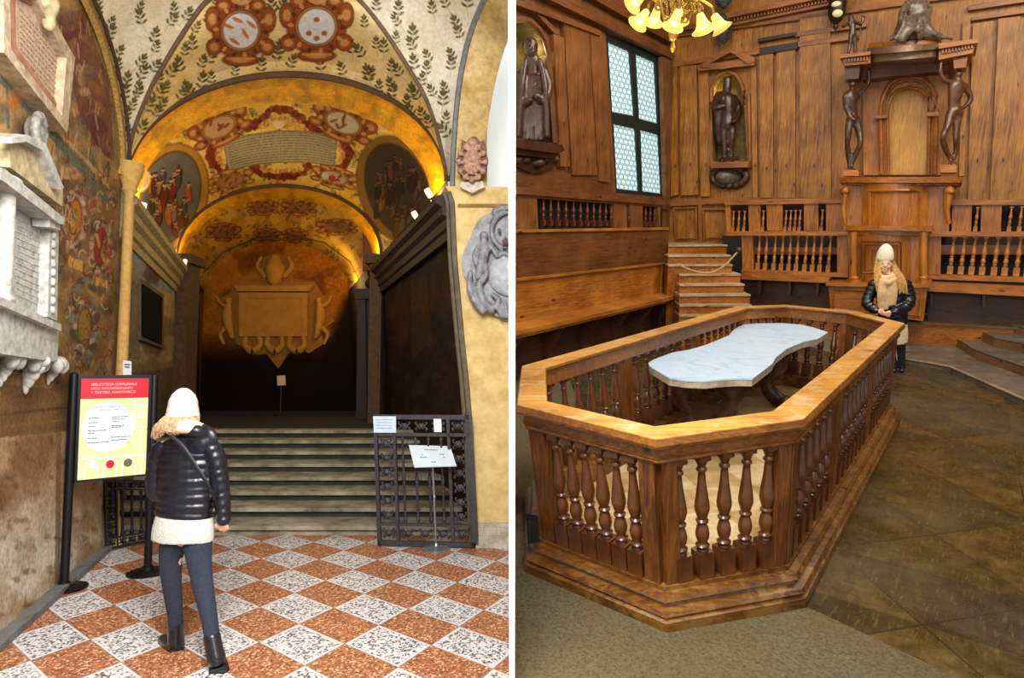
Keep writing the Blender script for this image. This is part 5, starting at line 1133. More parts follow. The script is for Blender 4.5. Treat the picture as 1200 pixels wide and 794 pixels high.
# panelling verticals of the back wall
strips([[(784,80),(793,78),(795,228),(786,230)],[(797,78),(816,76),(818,228),(798,229)],[(819,84),(830,83),(832,230),(821,230)],[(880,78),(886,76),(888,232),(882,232)],
 [(890,62),(906,60),(906,236),(891,236)],[(910,62),(932,56),(932,233),(912,233)],[(937,20),(973,12),(974,234),(938,234)],[(1128,25),(1137,24),(1130,206),(1124,206)],[(1140,28),(1164,24),(1155,234),(1134,234)],[(1170,22),(1196,19),(1186,234),(1160,234)]],.05,.05,w_wall,'trim_pilaster_back',bprism)
strips([[(779,45),(1215,-16),(1215,-24),(779,38)],[(779,80),(890,63),(930,56),(930,52),(779,74)]],.1,.1,w_wallr,'trim_moulding_back',bprism)
strips([[(932,43),(1015,31),(1015,26),(932,37)],[(935,55),(1005,45),(1005,40),(935,49)],[(1135,12),(1215,0),(1215,-6),(1135,6)],[(1138,24),(1215,13),(1215,9),(1138,20)]],.12,.12,w_wallr,'trim_band_back',bprism)
strips([[(890,56),(934,49),(934,57),(890,64)],[(888,45),(934,37),(934,41),(888,49)]],.14,.14,plain('dark_moulding',(52,40,34),.5),'trim_dark_band',bprism)
strips([[(779,236),(850,231),(1215,234),(1215,240),(850,238),(779,242)]],.1,.1,w_wallr,'trim_dado_back',bprism)
# great dentilled cornice
mb=bprism([(838,18),(972,-10),(972,-4),(838,24)],.4,.4); mb=bprism([(838,24),(972,-4),(972,6),(838,34)],.22,.22,(),mb); struct('trim_cornice_back',mb,w_wallr,R,smooth=0)
mb=MB()
for k in range(34):
    u=840+k*3.95; v=24-(u-838)*.209; bprism([(u,v+1),(u+2,v+.6),(u+2,v+5),(u,v+5.4)],.3,.1,(),mb)
struct('trim_dentils',mb,w_wallr,R,smooth=0)
mb=MB()
for k in range(30):
    u=792+k*1.6; bprism([(u,30-k*.2),(u+.9,30-k*.2),(u+.9,36-k*.2),(u,36-k*.2)],.3,.1,(),mb)
struct('trim_dentils_corner',mb,w_wallr,R,smooth=0)
# recessed lower panels in the corner
for pts in ([(790,244),(816,243),(817,279),(792,280)],[(824,245),(852,245),(852,278),(826,279)]):
    mb=MB(); Pp=[bq_(u,v,.05) for u,v in pts]; mb.tube(Pp,.035,4,closed=True); struct('trim_panel_frame',mb,w_wallr,R)
strips([[(818,230),(822,230),(823,288),(819,288)]],.08,.08,w_wallr,'trim_stile_back',bprism)
# statue in the back niche
st=root('niche_statue',R,bq_(854,189,-.1),'dark carved statue of a standing cloaked man in the niche right of the window','statue')
yS=bq_(854,150,-.12)[1]
mb=MB(); figure(mb,R,yS,[[(852,104,0,5)],[(852,108,0,3.5),(852,113,0,7),(853,124,0,8),(853,136,0,7.5),(852,146,0,8)],[(846,114,0,4),(838,120,-.1,4),(838,126,-.25,4),(848,124,-.35,3)],[(860,115,0,4),(866,126,0,3.5),(864,138,-.1,3),(860,142,-.25,2.6)],[(849,144,0,5.5),(848,160,0,4),(849,174,0,3),(849,186,0,2.6),(846,188,-.15,2.4)],[(857,144,0,5.5),(858,160,-.05,4),(857,174,0,3),(857,186,0,2.6),(859,188,-.15,2.4)],[(842,112,.05,5),(841,130,.1,6),(842,150,.1,5),(843,166,.1,4)]])
mb.lathe([(.1,0),(.1,.22),(.08,.26)],R.fy(852,103,yS)+[0,0,-.02],12); mk('figure',mb,m_br,R,st,vox=.028,sm=1)
mb=MB(); mb.lathe([(.22,0),(.24,.04),(.2,.08)],bq_(854,189,-.12)+[0,0,0],16); mk('base',mb,w_dark,R,st)
cs=root('statue_console',R,bq_(855,218,.2),'carved console with a shield beneath the statue right of the window','console')
mk('shelf',bprism([(831,190),(878,189),(876,196),(833,197)],.4,.4),w_wallr,R,cs,smooth=0); mb=MB(); 
for k in range(16): an=2*PI*k/16; mb.ell(bq_(855+20*math.cos(an),207+11*math.sin(an),.1),(.09,.06,.09),8,6)
mk('scroll_border',mb,w_dark,R,cs,vox=.03); mb=MB(); mb.ell(bq_(855,207,.1),(.32,.14,.19),16,10); mk('shield',mb,plain('grey_shield',(110,92,84),.35,0,.2),R,cs)
# carved crest and wall lantern on the cornice
cr=MB(); figure(cr,R,bq_(848,35,.35)[1],[[(848,26,0,6),(848,38,0,7),(848,48,0,3)],[(842,24,0,4),(841,36,0,3),(844,46,0,2)],[(854,24,0,4),(855,36,0,3),(852,46,0,2)],[(845,20,0,4),(852,20,0,4)]]); tag(mk('carved_crest',cr,plain('pewter_carving',(90,84,88),.35,.3,.3,30,.3),vox=.03),'dark carved shield on the cornice right of the chandelier','carving')
cr=MB(); figure(cr,R,bq_(848,0,.35)[1],[[(844,0,0,6),(853,0,0,5)],[(848,6,0,4)]]); tag(mk('carved_crest',cr,plain('teal_carving',(70,92,92),.4,.2,.3,30,.3),vox=.03),'small blue green carved ornament above the cornice, at the top edge','carving')
lt=root('wall_lantern',R,bq_(981,30,.4),'dark framed wall lantern with pale panes on the cornice','lantern')
pL_=bq_(981,12,.4); mb=MB(); mb.lathe([(.02,-.36),(.05,-.3),(.04,-.26),(.10,-.2),(.16,-.06),(.17,.1),(.15,.18),(.19,.21),(.12,.32),(.04,.4),(.03,.5)],pL_,12); mk('case',mb,plain('lantern_dark',(54,48,38),.4,.4),R,lt)
mb=MB()
for u,v,w,h in ((981,5,5.5,3),(981.5,15.5,5,3.6)): mb.ell(bq_(u,v,.52),(w*.0195,.07,h*.0195),16,10)
mk('pane',mb,emis('lantern_glass',(196,190,140),.5),R,lt)
# ---- corner steps
for i,(v,ur) in enumerate(((287,852),(299,856),(310,858),(321,868),(333,872),(345,879),(357,880),(369,882))):
    z=1.63-.158*i; a=R.fl(783 if i<3 else 796,v,z); b=R.fl(ur,v-.5,z); d=(b-a); mb=MB(); back=np.array([.12,1.0,0])*(.6 if i else 3.5); lo=0
    f4=[a,b,b+back,a+back]; g4=[np.array([p[0],p[1],z]) for p in f4]
    mb.hexa([p*[1,1,0] for p in g4],[p*[1,1,0]+[0,0,z-.03] for p in g4]); 
    o=struct('stair_step',mb,w_goldh,R,smooth=0)
    mb=MB(); e=np.array([0,-.03,0]); mb.hexa([g4[0]+e-[0,0,.03],g4[1]+e-[0,0,.03],g4[2]-[0,0,.03],g4[3]-[0,0,.03]],[g4[0]+e,g4[1]+e,g4[2],g4[3]]); s2=mk('tread',mb,wood('tread_worn',(206,188,156),(172,148,112),(110,84,56),'h',0,.45),R,o,smooth=0)
# ---- front tiers, right of the steps
def bbox(pts,p,th,mat,parent,nm): return mk(nm,bprism(pts,p,th),mat,R,parent,smooth=0)
fp=2.3
def bal_row(us,v,p,z0,z1,k,mat,parent):
    pr=bal_proto('baluster',mat,z1-z0,k,10,parent)
    for u in us: q=bq_(u,v,p); put(pr,parent,(q[0],q[1],z0),ANG_B)
    if '_used' in pr: del pr['_used']
# rear balustrades
rb=root('rear_balustrade',R,bq_(920,268,1.3),'upper rear balustrade left of the pulpit','balustrade')
bbox([(849,234),(992,232),(992,238),(849,240)],1.25,.2,w_goldh,rb,'rail'); 
for pts in ([(850,240),(856,240),(857,286),(852,286)],[(877,240),(891,240),(891,284),(878,284)],[(898,239),(917,239),(917,270),(899,270)],[(942,239),(959,239),(959,270),(942,270)],[(968,239),(990,239),(990,270),(968,270)]): bbox(pts,1.2,.1,w_gold,rb,'panel_post')
z_0=bq_(870,269,1.2)[2]; bal_row((859.5,866,872.5,894.5,921,926.5,932,937.5,963.5),255,1.2,1.9,2.32,.7,w_balg,rb); bbox([(850,271),(992,270),(992,274),(850,286)],1.25,.1,w_goldh,rb,'bottom_rail')
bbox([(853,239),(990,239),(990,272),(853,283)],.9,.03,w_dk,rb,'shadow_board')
rb=root('rear_balustrade',R,bq_(1160,268,1.3),'upper rear balustrade right of the pulpit, at the right edge','balustrade')
bbox([(1112,234),(1210,233),(1210,240),(1112,240)],1.25,.2,w_goldh,rb,'rail')
for pts in ([(1116,240),(1139,240),(1138,271),(1115,271)],[(1150,239),(1174,239),(1173,271),(1149,271)]): bbox(pts,1.2,.1,w_gold,rb,'panel_post')
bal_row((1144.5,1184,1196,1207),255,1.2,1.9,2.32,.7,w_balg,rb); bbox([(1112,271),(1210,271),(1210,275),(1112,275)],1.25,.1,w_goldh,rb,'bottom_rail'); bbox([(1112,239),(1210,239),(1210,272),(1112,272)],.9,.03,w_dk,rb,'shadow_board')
# front balustrades
rb=root('front_balustrade',R,bq_(930,322,fp),'front balustrade with golden turned balusters left of the pulpit','balustrade')
bbox([(868,271),(994,271),(994,276),(868,276)],fp+.08,.2,w_goldh,rb,'rail'); bbox([(869,276),(882,276),(883,318),(870,316)],fp,.12,w_gold,rb,'post'); bbox([(981,276),(994,276),(994,323),(981,322)],fp,.12,w_gold,rb,'post'); bbox([(869,315),(994,320),(994,325),(869,320)],fp+.06,.16,w_goldh,rb,'bottom_rail')
zlo=bq_(930,318,fp)[2]; zhi=bq_(930,276,fp)[2]; bal_row((889,897.5,907.5,916.4,925.2,934,944,953,961.7,971.8),300,fp-.05,zlo,zhi,.85,w_balg,rb)
rb2=root('front_balustrade',R,bq_(1140,324,fp),'front balustrade with golden turned balusters right of the pulpit','balustrade')
bbox([(1088,271),(1210,271),(1210,277),(1088,277)],fp+.08,.2,w_goldh,rb2,'rail'); bbox([(1088,277),(1103,277),(1102,324),(1088,323)],fp,.12,w_gold,rb2,'post'); bbox([(1088,321),(1210,325),(1210,331),(1088,327)],fp+.06,.16,w_goldh,rb2,'bottom_rail')
zlo=bq_(1140,322,fp)[2]; zhi=bq_(1140,277,fp)[2]; bal_row((1115.4,1128,1140.5,1153,1167,1179.6,1193.5,1206),300,fp-.05,zlo,zhi,.95,w_balg,rb2)
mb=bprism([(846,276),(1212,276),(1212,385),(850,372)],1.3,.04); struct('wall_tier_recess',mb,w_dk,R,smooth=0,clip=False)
mb=bprism([(872,290),(994,290),(994,298),(872,298)],1.5,.1); mb=bprism([(1088,287),(1212,287),(1212,298),(1088,298)],1.5,.1,(),mb); struct('trim_inner_ledge',mb,wood('inner_ledge',(120,72,40),(92,54,30),(54,30,18),'h',ANG_B),R,smooth=0,clip=False)
# benches under the front balustrades
for (nm,lab,A_,B_,C_) in (('wall_bench','narrow bench ledge under the front balustrade left of the pulpit',[(869,321),(972,325),(972,333),(869,327)],[(872,327),(972,333),(972,362),(872,356)],(890,925,958)),('wall_bench','long bench ledge under the front balustrade right of the pulpit',[(1087,331),(1215,337),(1215,348),(1087,341)],[(1087,341),(1215,348),(1215,392),(1087,378)],(1092,1153,1208))):
    t_=root(nm,R,bq_(A_[0][0]+40,360,fp),lab,'bench')
    P_=[bq_(u,v,fp+.4) for u,v in A_]; mb=MB(); top=[P_[0],P_[1],P_[1]-MBk*.45,P_[0]-MBk*.45]; mb.hexa([p-[0,0,P_[0][2]-P_[3][2]] for p in top],top); mk('seat',mb,w_goldh,R,t_,smooth=0)
    mk('back_board',bprism([(u_,v_-(6 if k_<2 else 0)) for k_,(u_,v_) in enumerate(B_)],fp-.02,.05),wood('bench_shadow',(96,60,34),(70,42,24),(36,22,14),'h',ANG_B),R,t_,smooth=0)
    for u in C_: mk('bracket',bprism([(u-2,A_[2][1]-4),(u+2,A_[2][1]-4),(u+1.5,A_[2][1]+9),(u,A_[2][1]+13),(u-1.5,A_[2][1]+9)],fp+.25,.2),w_dark,R,t_,smooth=0)
# platform and low front panel
zf=.34
mk_=[R.fl(1064,372,.42),R.fl(1190,382,.42)]
A_=R.fl(1064,407,0);B_=R.fl(1152,413,0); d_=B_-A_; A_=A_-d_*2.6; B2=A_+d_*7
zf=.44
f=lambda P,z:P*[1,1,0]+np.array([0,0,z])
n_=np.array([-d_[1],d_[0],0]); n_/=np.linalg.norm(n_); n_=n_ if n_[1]>0 else -n_
mb=MB(); mb.hexa([f(A_,0),f(B2,0),f(B2,0)+n_*2.2,f(A_,0)+n_*2.2],[f(A_,zf-.03),f(B2,zf-.03),f(B2,zf-.03)+n_*2.2,f(A_,zf-.03)+n_*2.2]); o=struct('floor_tier',mb,w_goldh,R,smooth=0,clip=False)
mb=MB(); mb.hexa([f(A_,zf-.03)-n_*.04,f(B2,zf-.03)-n_*.04,f(B2,zf-.03)+n_*2.2,f(A_,zf-.03)+n_*2.2],[f(A_,zf)-n_*.04,f(B2,zf)-n_*.04,f(B2,zf)+n_*2.2,f(A_,zf)+n_*2.2]); struct('floor_tier_boards',mb,wood('tier_boards',(122,100,66),(98,78,48),(60,44,26),'h',ANG_B,.5),R,smooth=0,clip=False)
strips2=[(1084,374,1086,410)]
m_grybd=wood('grey_boards',(112,104,92),(92,84,70),(60,52,42),'h',ANG_B-.35,.4,0,0,worn=(128,120,108))
E_=[R.fl(u,v,.07) for u,v in ((1000,420),(1057,420),(1114,430),(1200,468),(1260,494))]; far=[np.array([13,9,.07]),np.array([11,13,.07]),np.array([4.5,11.5,.07])]
mb=MB(); mb.prism(E_+far,(0,0,-.07)); struct('floor_platform',mb,m_grybd,R,smooth=0,clip=False)
mb=MB(); mb.tube([p+[0,0,.005] for p in E_],.018,6); struct('trim_platform_edge',mb,wood('edge_worn',(176,150,120),(140,116,88),(90,66,46),'h',0),R,clip=False)
for (z,pts) in ((.19,((1145,411),(1210,433),(1300,450))),(.33,((1165,395.5),(1215,406),(1300,425))),(.45,((1185,381.5),(1225,388),(1300,400)))):
    Q_=[R.fl(u,v,z) for u,v in pts]; a=Q_[0]; mb=MB(); k_=np.array([3.0,2.2,0]); mb.prism([Q_[0],Q_[1],Q_[2],Q_[2]+[2,3,0],Q_[0]+[.5,1.2,0]],(0,0,-z+.07)); o=struct('stair_step',mb,wood('step_grey',(132,96,62),(112,80,50),(70,48,32),'h',.2,.45),R,smooth=0,clip=False)
    mb=MB(); mb.prism([Q_[0]+[0,0,.004],Q_[1]+[0,0,.004],Q_[2]+[0,0,.004],Q_[2]+[2,3,.004],Q_[0]+[.5,1.2,.004]],(0,0,-.02)); mk('tread',mb,m_grybd,R,o,smooth=0,clip=False)
# ---- pulpit
pu=root('pulpit',R,bq_(1035,375,fp+.7),'tall golden two-stage wooden pulpit with inlaid panel in the middle of the back tiers','pulpit')
def bow(us,vt,vb,p,bulge,th,mat,nm,parent=pu,ovr=0.0):
    """bowed panel: plan curve bulging toward the viewer"""
    mb=MB(); n=18; top=[];bot=[]
    for k in range(n+1):
        s=k/n; u=us[0]+(us[1]-us[0])*s; pp=p+bulge*(1-(2*s-1)**2); v1=vt[0]+(vt[1]-vt[0])*s; v2=vb[0]+(vb[1]-vb[0])*s
        a=bq_(u,v1,pp); b=bq_(u,v2,pp); top.append(a);bot.append(b)
    back=-MBk*th; mb.hexa(bot+[bot[-1]+back,bot[0]+back],top+[top[-1]+back,top[0]+back]); return mk(nm,mb,mat,R,parent,smooth=30)
# upper stage
bbox([(988,215),(1012,213),(1012,270),(988,270)],1.6,1.4,w_gold,pu,'upper_side'); bbox([(1084,212),(1114,214),(1112,275),(1084,272)],1.6,1.4,w_gold,pu,'upper_side')
up=bow((1010,1087),(215,214),(270,270),1.75,.22,1.2,w_gold,'upper_front'); 
fr=MB(); fr.tube([bq_(u,v,1.75+.22*(1-((u-1048)/38)**2)+.03) for u,v in ((1019,268),(1019,224),(1035,223),(1050,223),(1065,223),(1079,224),(1078,268))],.03,6); mk('panel_moulding',fr,w_goldh,R,up)
bow((983,1128),(207.5,207),(214,214),1.65,.35,1.5,w_goldh,'upper_cornice'); bow((986,1122),(213,213),(217,217),1.6,.3,1.4,w_goldh,'upper_cornice_moulding')
for u in (990,1112): 
    mb=MB(); c=bq_(u,224,1.7); mb.ell(c,(.085,.085,.085)); mb.ell(c+[.0,-.07,-.01],(.04,.03,.04)); mb.tube([c+[0,0,-.05],c+[0,0,-.3],bq_(u,262,1.68)],[.07,.045,.03],8); mk('volute',mb,w_gold,R,pu)
# lower stage
lo=bow((1004,1066),(272,272),(334,334),fp+.45,.12,1.0,w_gold,'lower_front')
bbox([(994,272),(1005,272),(1006,332),(995,330)],fp+.4,.9,w_gold,pu,'lower_side'); bbox([(1064,272),(1087,272),(1087,334),(1066,333)],fp+.4,.9,w_gold,pu,'lower_side')
bow((991,1092),(264,264),(270,271),fp+.45,.2,1.3,w_goldh,'lower_cornice'); bow((994,1088),(270,271),(275,276),fp+.42,.16,1.1,w_goldh,'lower_cornice_moulding')
for u0,u1 in ((1000,0),(1082,0)):
    q=bq_(u0,272,fp+.62); b_=bq_(u0,330,fp+.62); mb=MB(); mb.tube([tuple(b_),tuple(q)],.055,12); mb.ell((b_[0],b_[1],b_[2]+.06),(.08,.08,.05)); mb.box(b_[0]-.08,b_[0]+.08,b_[1]-.08,b_[1]+.08,b_[2]-.05,b_[2]+.04); mk('column',mb,w_gold,R,pu)
inl=MB()
for rct in ((1010,283,1056,320),(1014,287,1052,316),(1022,293,1044,310)):
    u0,v0,u1,v1=rct; inl.tube([bq_(u,v,fp+.6) for u,v in ((u0,v0),(u1,v0),(u1,v1),(u0,v1))],.02 if u0==1010 else .012,5,closed=True)
mk('inlay',inl,plain('inlay_dark',(104,56,24),.4),R,lo)
# plinth of the pulpit
bbox([(971,333),(1087,335),(1082,376),(973,363)],fp+.75,.9,w_goldh,pu,'pedestal'); bbox([(968,331),(1090,333),(1090,337),(968,335)],fp+.82,1.0,w_goldh,pu,'pedestal_cornice')
inl=MB(); 
for pts in (((977,339),(1014,340),(1014,366),(977,362)),((1066,342),(1080,343),(1077,370),(1064,368))):
    inl=MB(); inl.tube([bq_(u,v,fp+.77) for u,v in pts],.02,5,closed=True); mk('pedestal_moulding',inl,w_gold,R,pu)
# ---- canopy with two flayed figures, putto and enthroned woman
cp=root('pulpit_canopy',R,bq_(1060,205,.6),'carved canopy over the pulpit with bowed entablature and arched back panel','canopy')
q_=.9
mk('arch_board',bprism([(1012,205),(1011,88),(1112,80),(1104,205)],.25,.2,[[(1037,204),(1036,130),(1038,115),(1044,104),(1053,97),(1066,94),(1078,96),(1087,104),(1092,115),(1093,130),(1091,204)]]),w_gold,R,cp,smooth=0)
mb=MB(); mb.tube([bq_(u,v,.3) for u,v in ((1033,204),(1032,128),(1035,112),(1042,99),(1053,92),(1067,89),(1081,92),(1091,100),(1096,113),(1097,128),(1095,204))],.045,8,ref=(0,0,1)); mb.tube([bq_(u,v,.28) for u,v in ((1041,204),(1040,130),(1044,114),(1053,105),(1066,102),(1079,105),(1087,114),(1089,130),(1088,204))],.03,8,ref=(0,0,1)); mk('arch_moulding',mb,w_goldh,R,cp)
mk('arch_field',bprism([(1037,204),(1036,130),(1038,115),(1044,104),(1053,97),(1066,94),(1078,96),(1087,104),(1092,115),(1093,130),(1091,204)],.12,.08),wood('arch_gold',(216,164,56),(186,130,38),(120,72,20),'v',ANG_B,.32),R,cp,smooth=0)
for pts in ([(1026,135),(1040,134),(1040,138),(1026,139)],[(1086,132),(1100,131),(1100,136),(1086,136)]): mk('impost',bprism(pts,.4,.2),w_goldh,R,cp,smooth=0)
mk('soffit',bprism([(1010,68),(1110,60),(1112,82),(1010,93)],.62,.5),wood('soffit_shade',(128,70,30),(98,52,24),(56,30,16),'h',ANG_B),R,cp,smooth=0)  # deep red-brown: the shade under the canopy is put into the wood colour
mk('entablature',bprism([(984,64),(1020,62),(1020,74),(990,77)],q_+.25,.9),w_goldh,R,cp,smooth=0); mk('entablature',bprism([(1100,54),(1144,46),(1140,62),(1100,70)],q_+.25,.9),w_goldh,R,cp,smooth=0)
mb=bprism([(982,64),(1020,60),(1020,64),(984,68)],q_+.35,1.0)
for k in range(8): bprism([(990+k*3.6,67-k*.2),(992+k*3.6,67-k*.2),(992+k*3.6,72-k*.2),(990+k*3.6,72-k*.2)],q_+.3,.1,(),mb)
mk('entablature_cornice',mb,w_goldh,R,cp,smooth=0)
mb=bprism([(1100,51),(1146,45),(1146,50),(1100,57)],q_+.35,1.0)
for k in range(10): bprism([(1104+k*3.8,57-k*.7),(1106+k*3.8,56.6-k*.7),(1106+k*3.8,62-k*.7),(1104+k*3.8,62.4-k*.7)],q_+.3,.1,(),mb)
mk('entablature_cornice',mb,w_goldh,R,cp,smooth=0)
m_dbow=wood('bow_dark',(164,136,104),(122,96,68),(66,48,32),'h',ANG_B,.35)
bow((1016,1104),(56,50),(64,57),q_,.75,.8,m_dbow,'bowed_cornice',cp); bow((1019,1102),(63,57),(73,66),q_,.6,.8,m_dbow,'bowed_frieze',cp); bow((1018,1103),(50,46),(57,50),q_-.05,.25,.6,w_goldh,'bowed_step',cp)
mk('capital',bprism([(989,78),(1008,77),(1006,92),(991,93)],q_+.15,.4),w_dark,R,cp,smooth=0); mk('capital',bprism([(1117,68),(1134,66),(1132,79),(1118,80)],q_+.15,.4),w_goldh,R,cp,smooth=0)
yF=bq_(1000,140,q_)[1]
f1=root('flayed_figure',R,bq_(998,204,q_),'dark carved flayed man standing left of the arched panel, one arm raised to the canopy','statue','flayed men holding the canopy')
mb=MB(); figure(mb,R,yF,[[(999,99,0,4.2)],[(999,104,0,3),(997,112,0,(8.5,5)),(997,122,0,(7.5,5)),(999,132,0,(5.5,4)),(999,140,0,(7,5))],[(1005,112,0,3.2),(1013,104,0,2.6),(1018,96,0,2.3),(1018,82,0,2)],[(990,113,0,3),(991,124,0,2.6),(996,136,-.05,2.2),(1001,140,-.1,2)],[(996,140,0,4.6),(994,156,-.03,3.8),(993,170,0,2.8),(994,178,.03,3.1),(995,196,.03,1.9),(994,199,-.1,2.2)],[(1003,140,0,4.6),(1007,155,-.05,3.8),(1008,168,-.1,2.9),(1003,180,-.03,3),(998,195,.0,1.9),(1000,199,-.12,2.2)]]); mk('figure',mb,m_br,R,f1,vox=.022,sm=1)
mk('base',bprism([(988,199),(1006,199),(1006,206),(988,206)],q_+.15,.4),w_goldh,R,f1,smooth=0)
yF=bq_(1118,140,q_)[1]
f2=root('flayed_figure',R,bq_(1116,200,q_),'dark carved flayed man standing right of the arched panel, hand behind his hip','statue','flayed men holding the canopy')
mb=MB(); figure(mb,R,yF,[[(1123,87,0,4.4)],[(1123,92,0,3.2),(1122,100,0,(9,5)),(1120,110,0,(8,5)),(1118,120,0,(6,4.5)),(1119,130,0,(7.5,5))],[(1115,97,0,3.2),(1106,93,0,2.7),(1102,84,0,2.3),(1103,74,0,2)],[(1130,100,0,3.4),(1137,112,0,2.9),(1136,120,0,2.6),(1129,126,.03,2.2)],[(1115,131,0,5),(1110,148,-.03,4),(1105,160,-.08,3),(1107,172,0,3.2),(1114,188,.03,2),(1112,193,-.1,2.3)],[(1123,131,0,5),(1121,148,0,4),(1120,162,-.03,3),(1121,174,.03,3.2),(1117,188,.03,2),(1119,193,-.1,2.3)]]); mk('figure',mb,plain('red_brown_wood',(110,72,48),.3,.0,.3,14,.3,c2=(62,40,28),coat=.2),R,f2,vox=.022,sm=1)
mk('base',bprism([(1102,193),(1121,193),(1121,202),(1102,202)],q_+.15,.4),w_goldh,R,f2,smooth=0)
yF=bq_(1000,40,q_)[1]
f3=root('putto_statue',R,bq_(1000,62,q_),'small dark carved putto standing on the left end of the canopy','statue')
mb=MB(); figure(mb,R,yF,[[(997,20,0,3.2)],[(998,25,0,(4,3)),(999,33,0,(3.5,3)),(999,40,0,(4,3))],[(1002,26,0,1.8),(1009,28,0,1.6),(1013,20,0,1.3)],[(995,26,0,1.8),(989,31,-.05,1.6),(987,29,-.1,1.4)],[(997,41,0,2.6),(996,52,0,1.9),(994,62,0,1.5)],[(1001,41,0,2.6),(1002,52,0,1.9),(1002,62,0,1.5)],[(1010,18,0,1),(1009,32,0,1),(1006,46,0,.9)]]); mk('figure',mb,m_br,R,f3,vox=.018)
f4=root('seated_statue',R,bq_(1070,47,q_),'grey brown carved seated woman in heavy drapery on top of the canopy','statue')
yF=bq_(1070,25,q_)[1]; mb=MB()
figure(mb,R,yF,[[(1073,-9,0,6.5)],[(1073,-3,0,4),(1074,6,0,(12,8)),(1076,18,0,(12,9)),(1074,30,0,(15,10)),(1070,40,0,(18,10))],[(1063,28,-.1,8),(1060,36,-.25,8),(1056,45,-.3,5)],[(1076,28,-.1,9),(1084,36,-.25,8),(1094,44,-.2,5)],[(1064,4,0,4),(1058,14,-.1,4),(1056,26,-.15,4),(1050,40,-.1,3),(1044,46,-.1,2.5)],[(1084,4,0,4),(1088,14,-.1,4),(1082,22,-.3,3)]])
for (p0,p1,p2,r) in (((1060,14),(1058,30),(1048,46),2.4),((1066,24),(1066,36),(1060,46),3),((1078,20),(1076,34),(1078,46),3),((1086,26),(1092,38),(1104,45),3),((1062,30),(1074,34),(1088,30),3),((1094,36),(1106,43),(1116,46),2.2)): figure(mb,R,yF-.3,[[(p0[0],p0[1],0,r*.7),(p1[0],p1[1],-.05,r),(p2[0],p2[1],0,r*.8)]])
mk('figure',mb,m_gry,R,f4,vox=.03,sm=1)
# ---- rope across the steps
rs_=root('rope_barrier',R,R.fl(865,345,.9),'slack cream rope hung across the foot of the corner steps','rope')
A_=bq_(798,308,2.3);B_=bq_(866,293,2.3); mb=MB(); mb.tube([R.fy(u,v,10.1) for u,v in ((797,311),(806,315),(820,319),(834,319),(848,312),(858,302),(866,293))],.016,8,n=4,ref=(0,0,1)); mk('rope',mb,plain('cream_rope',(196,160,100),.8,0,.15,80,.4),R,rs_)
mb=MB(); mb.ell(R.fy(866,293,10.1),(.05,.05,.05)); mb.tube([R.fy(866,293,10.1),R.fy(869,293,10.6)],.02,6); mk('hook',mb,m_iron,R,rs_)
mb=MB(); mb.box(.014,15,1.0,19,8.2,8.4); struct('ceiling',mb,plain('old_ceiling',(150,110,70),.8),R,clip=False,smooth=0)  # unseen ceiling and side wall, put in to hold back sky light
mb=MB(); mb.box(14.8,15,1.0,19,0,8.2); struct('wall_right',mb,plain('old_ceiling',(150,110,70),.8),R,clip=False,smooth=0)
# ---- chandelier
yc_=6.6; ch=root('chandelier',R,R.fy(790,56,yc_),'brass chandelier with gilded glass bell shades hanging at the top','chandelier')
m_brs=plain('old_brass',(190,150,60),.28,.7,.2,20); s_=yc_/F; m_shade=emis('amber_glass',(246,206,110),.32); m_bulb=emis('bulb_glow',(255,244,205),3.0)
cc=R.fy(790,20,yc_)
mb=MB(); mb.lathe([(1*s_,-36*s_),(3*s_,-32*s_),(2*s_,-28*s_),(1*s_,-25*s_),(4*s_,-23*s_),(5.5*s_,-17*s_),(4.5*s_,-12*s_),(3*s_,-9*s_),(9*s_,-6*s_),(10*s_,-2*s_),(5*s_,1*s_),(3.5*s_,6*s_),(6*s_,14*s_),(4*s_,24*s_),(2*s_,40*s_),(2*s_,90*s_)],cc,20); mk('stem',mb,m_brs,R,ch)
SH=[(744,8,-.6,-.55),(752,22,-.55,-.75),(782,33,-.35,-.95),(811,35,.2,-1),(836,27,.5,-.85),(829,14,.3,-.9),(806,2,-.05,-.9),(777,3,-.25,-.9)]
for i,(u,v,ax_,az_) in enumerate(SH):
    an=i*PI/4; c=R.fy(u,v,yc_)+np.array([0,(-.25,-.1,-.35,-.3,-.1,.2,.3,.3)[i],0]); ax=np.array([ax_,-.15,az_]); ax/=np.linalg.norm(ax)
    a0=cc+[0,0,.0]; m0=(a0+c)/2+np.array([0,0,.16]); mb=MB(); mb.tube([a0,(a0*.7+c*.3)+[0,0,-.04],m0,c-ax*.12+[0,0,.03],c-ax*.06],.013,8,n=5,ref=(0,1,0))
    for k in range(16): 
        q=k/15*5.2; r=.07*(1-k/20); mb.ell(m0+[0,0,-.08]+np.array([r*math.cos(q),0,r*math.sin(q)]),(.013,.013,.013),6,4)
    ar=mk('arm',mb,m_brs,R,ch)
    mb=MB(); mb.lathe([(.02,-.06),(.035,-.05),(.045,0),(.055,.05),(.075,.085),(.105,.11),(.10,.112),(.07,.088),(.05,.05)],c,18,ax=ax); mk('bell_shade',mb,m_shade,R,ch)
    mb=MB(); mb.ell(c+ax*.05,(.035,.035,.045)); mk('bulb',mb,m_bulb,R,ch)
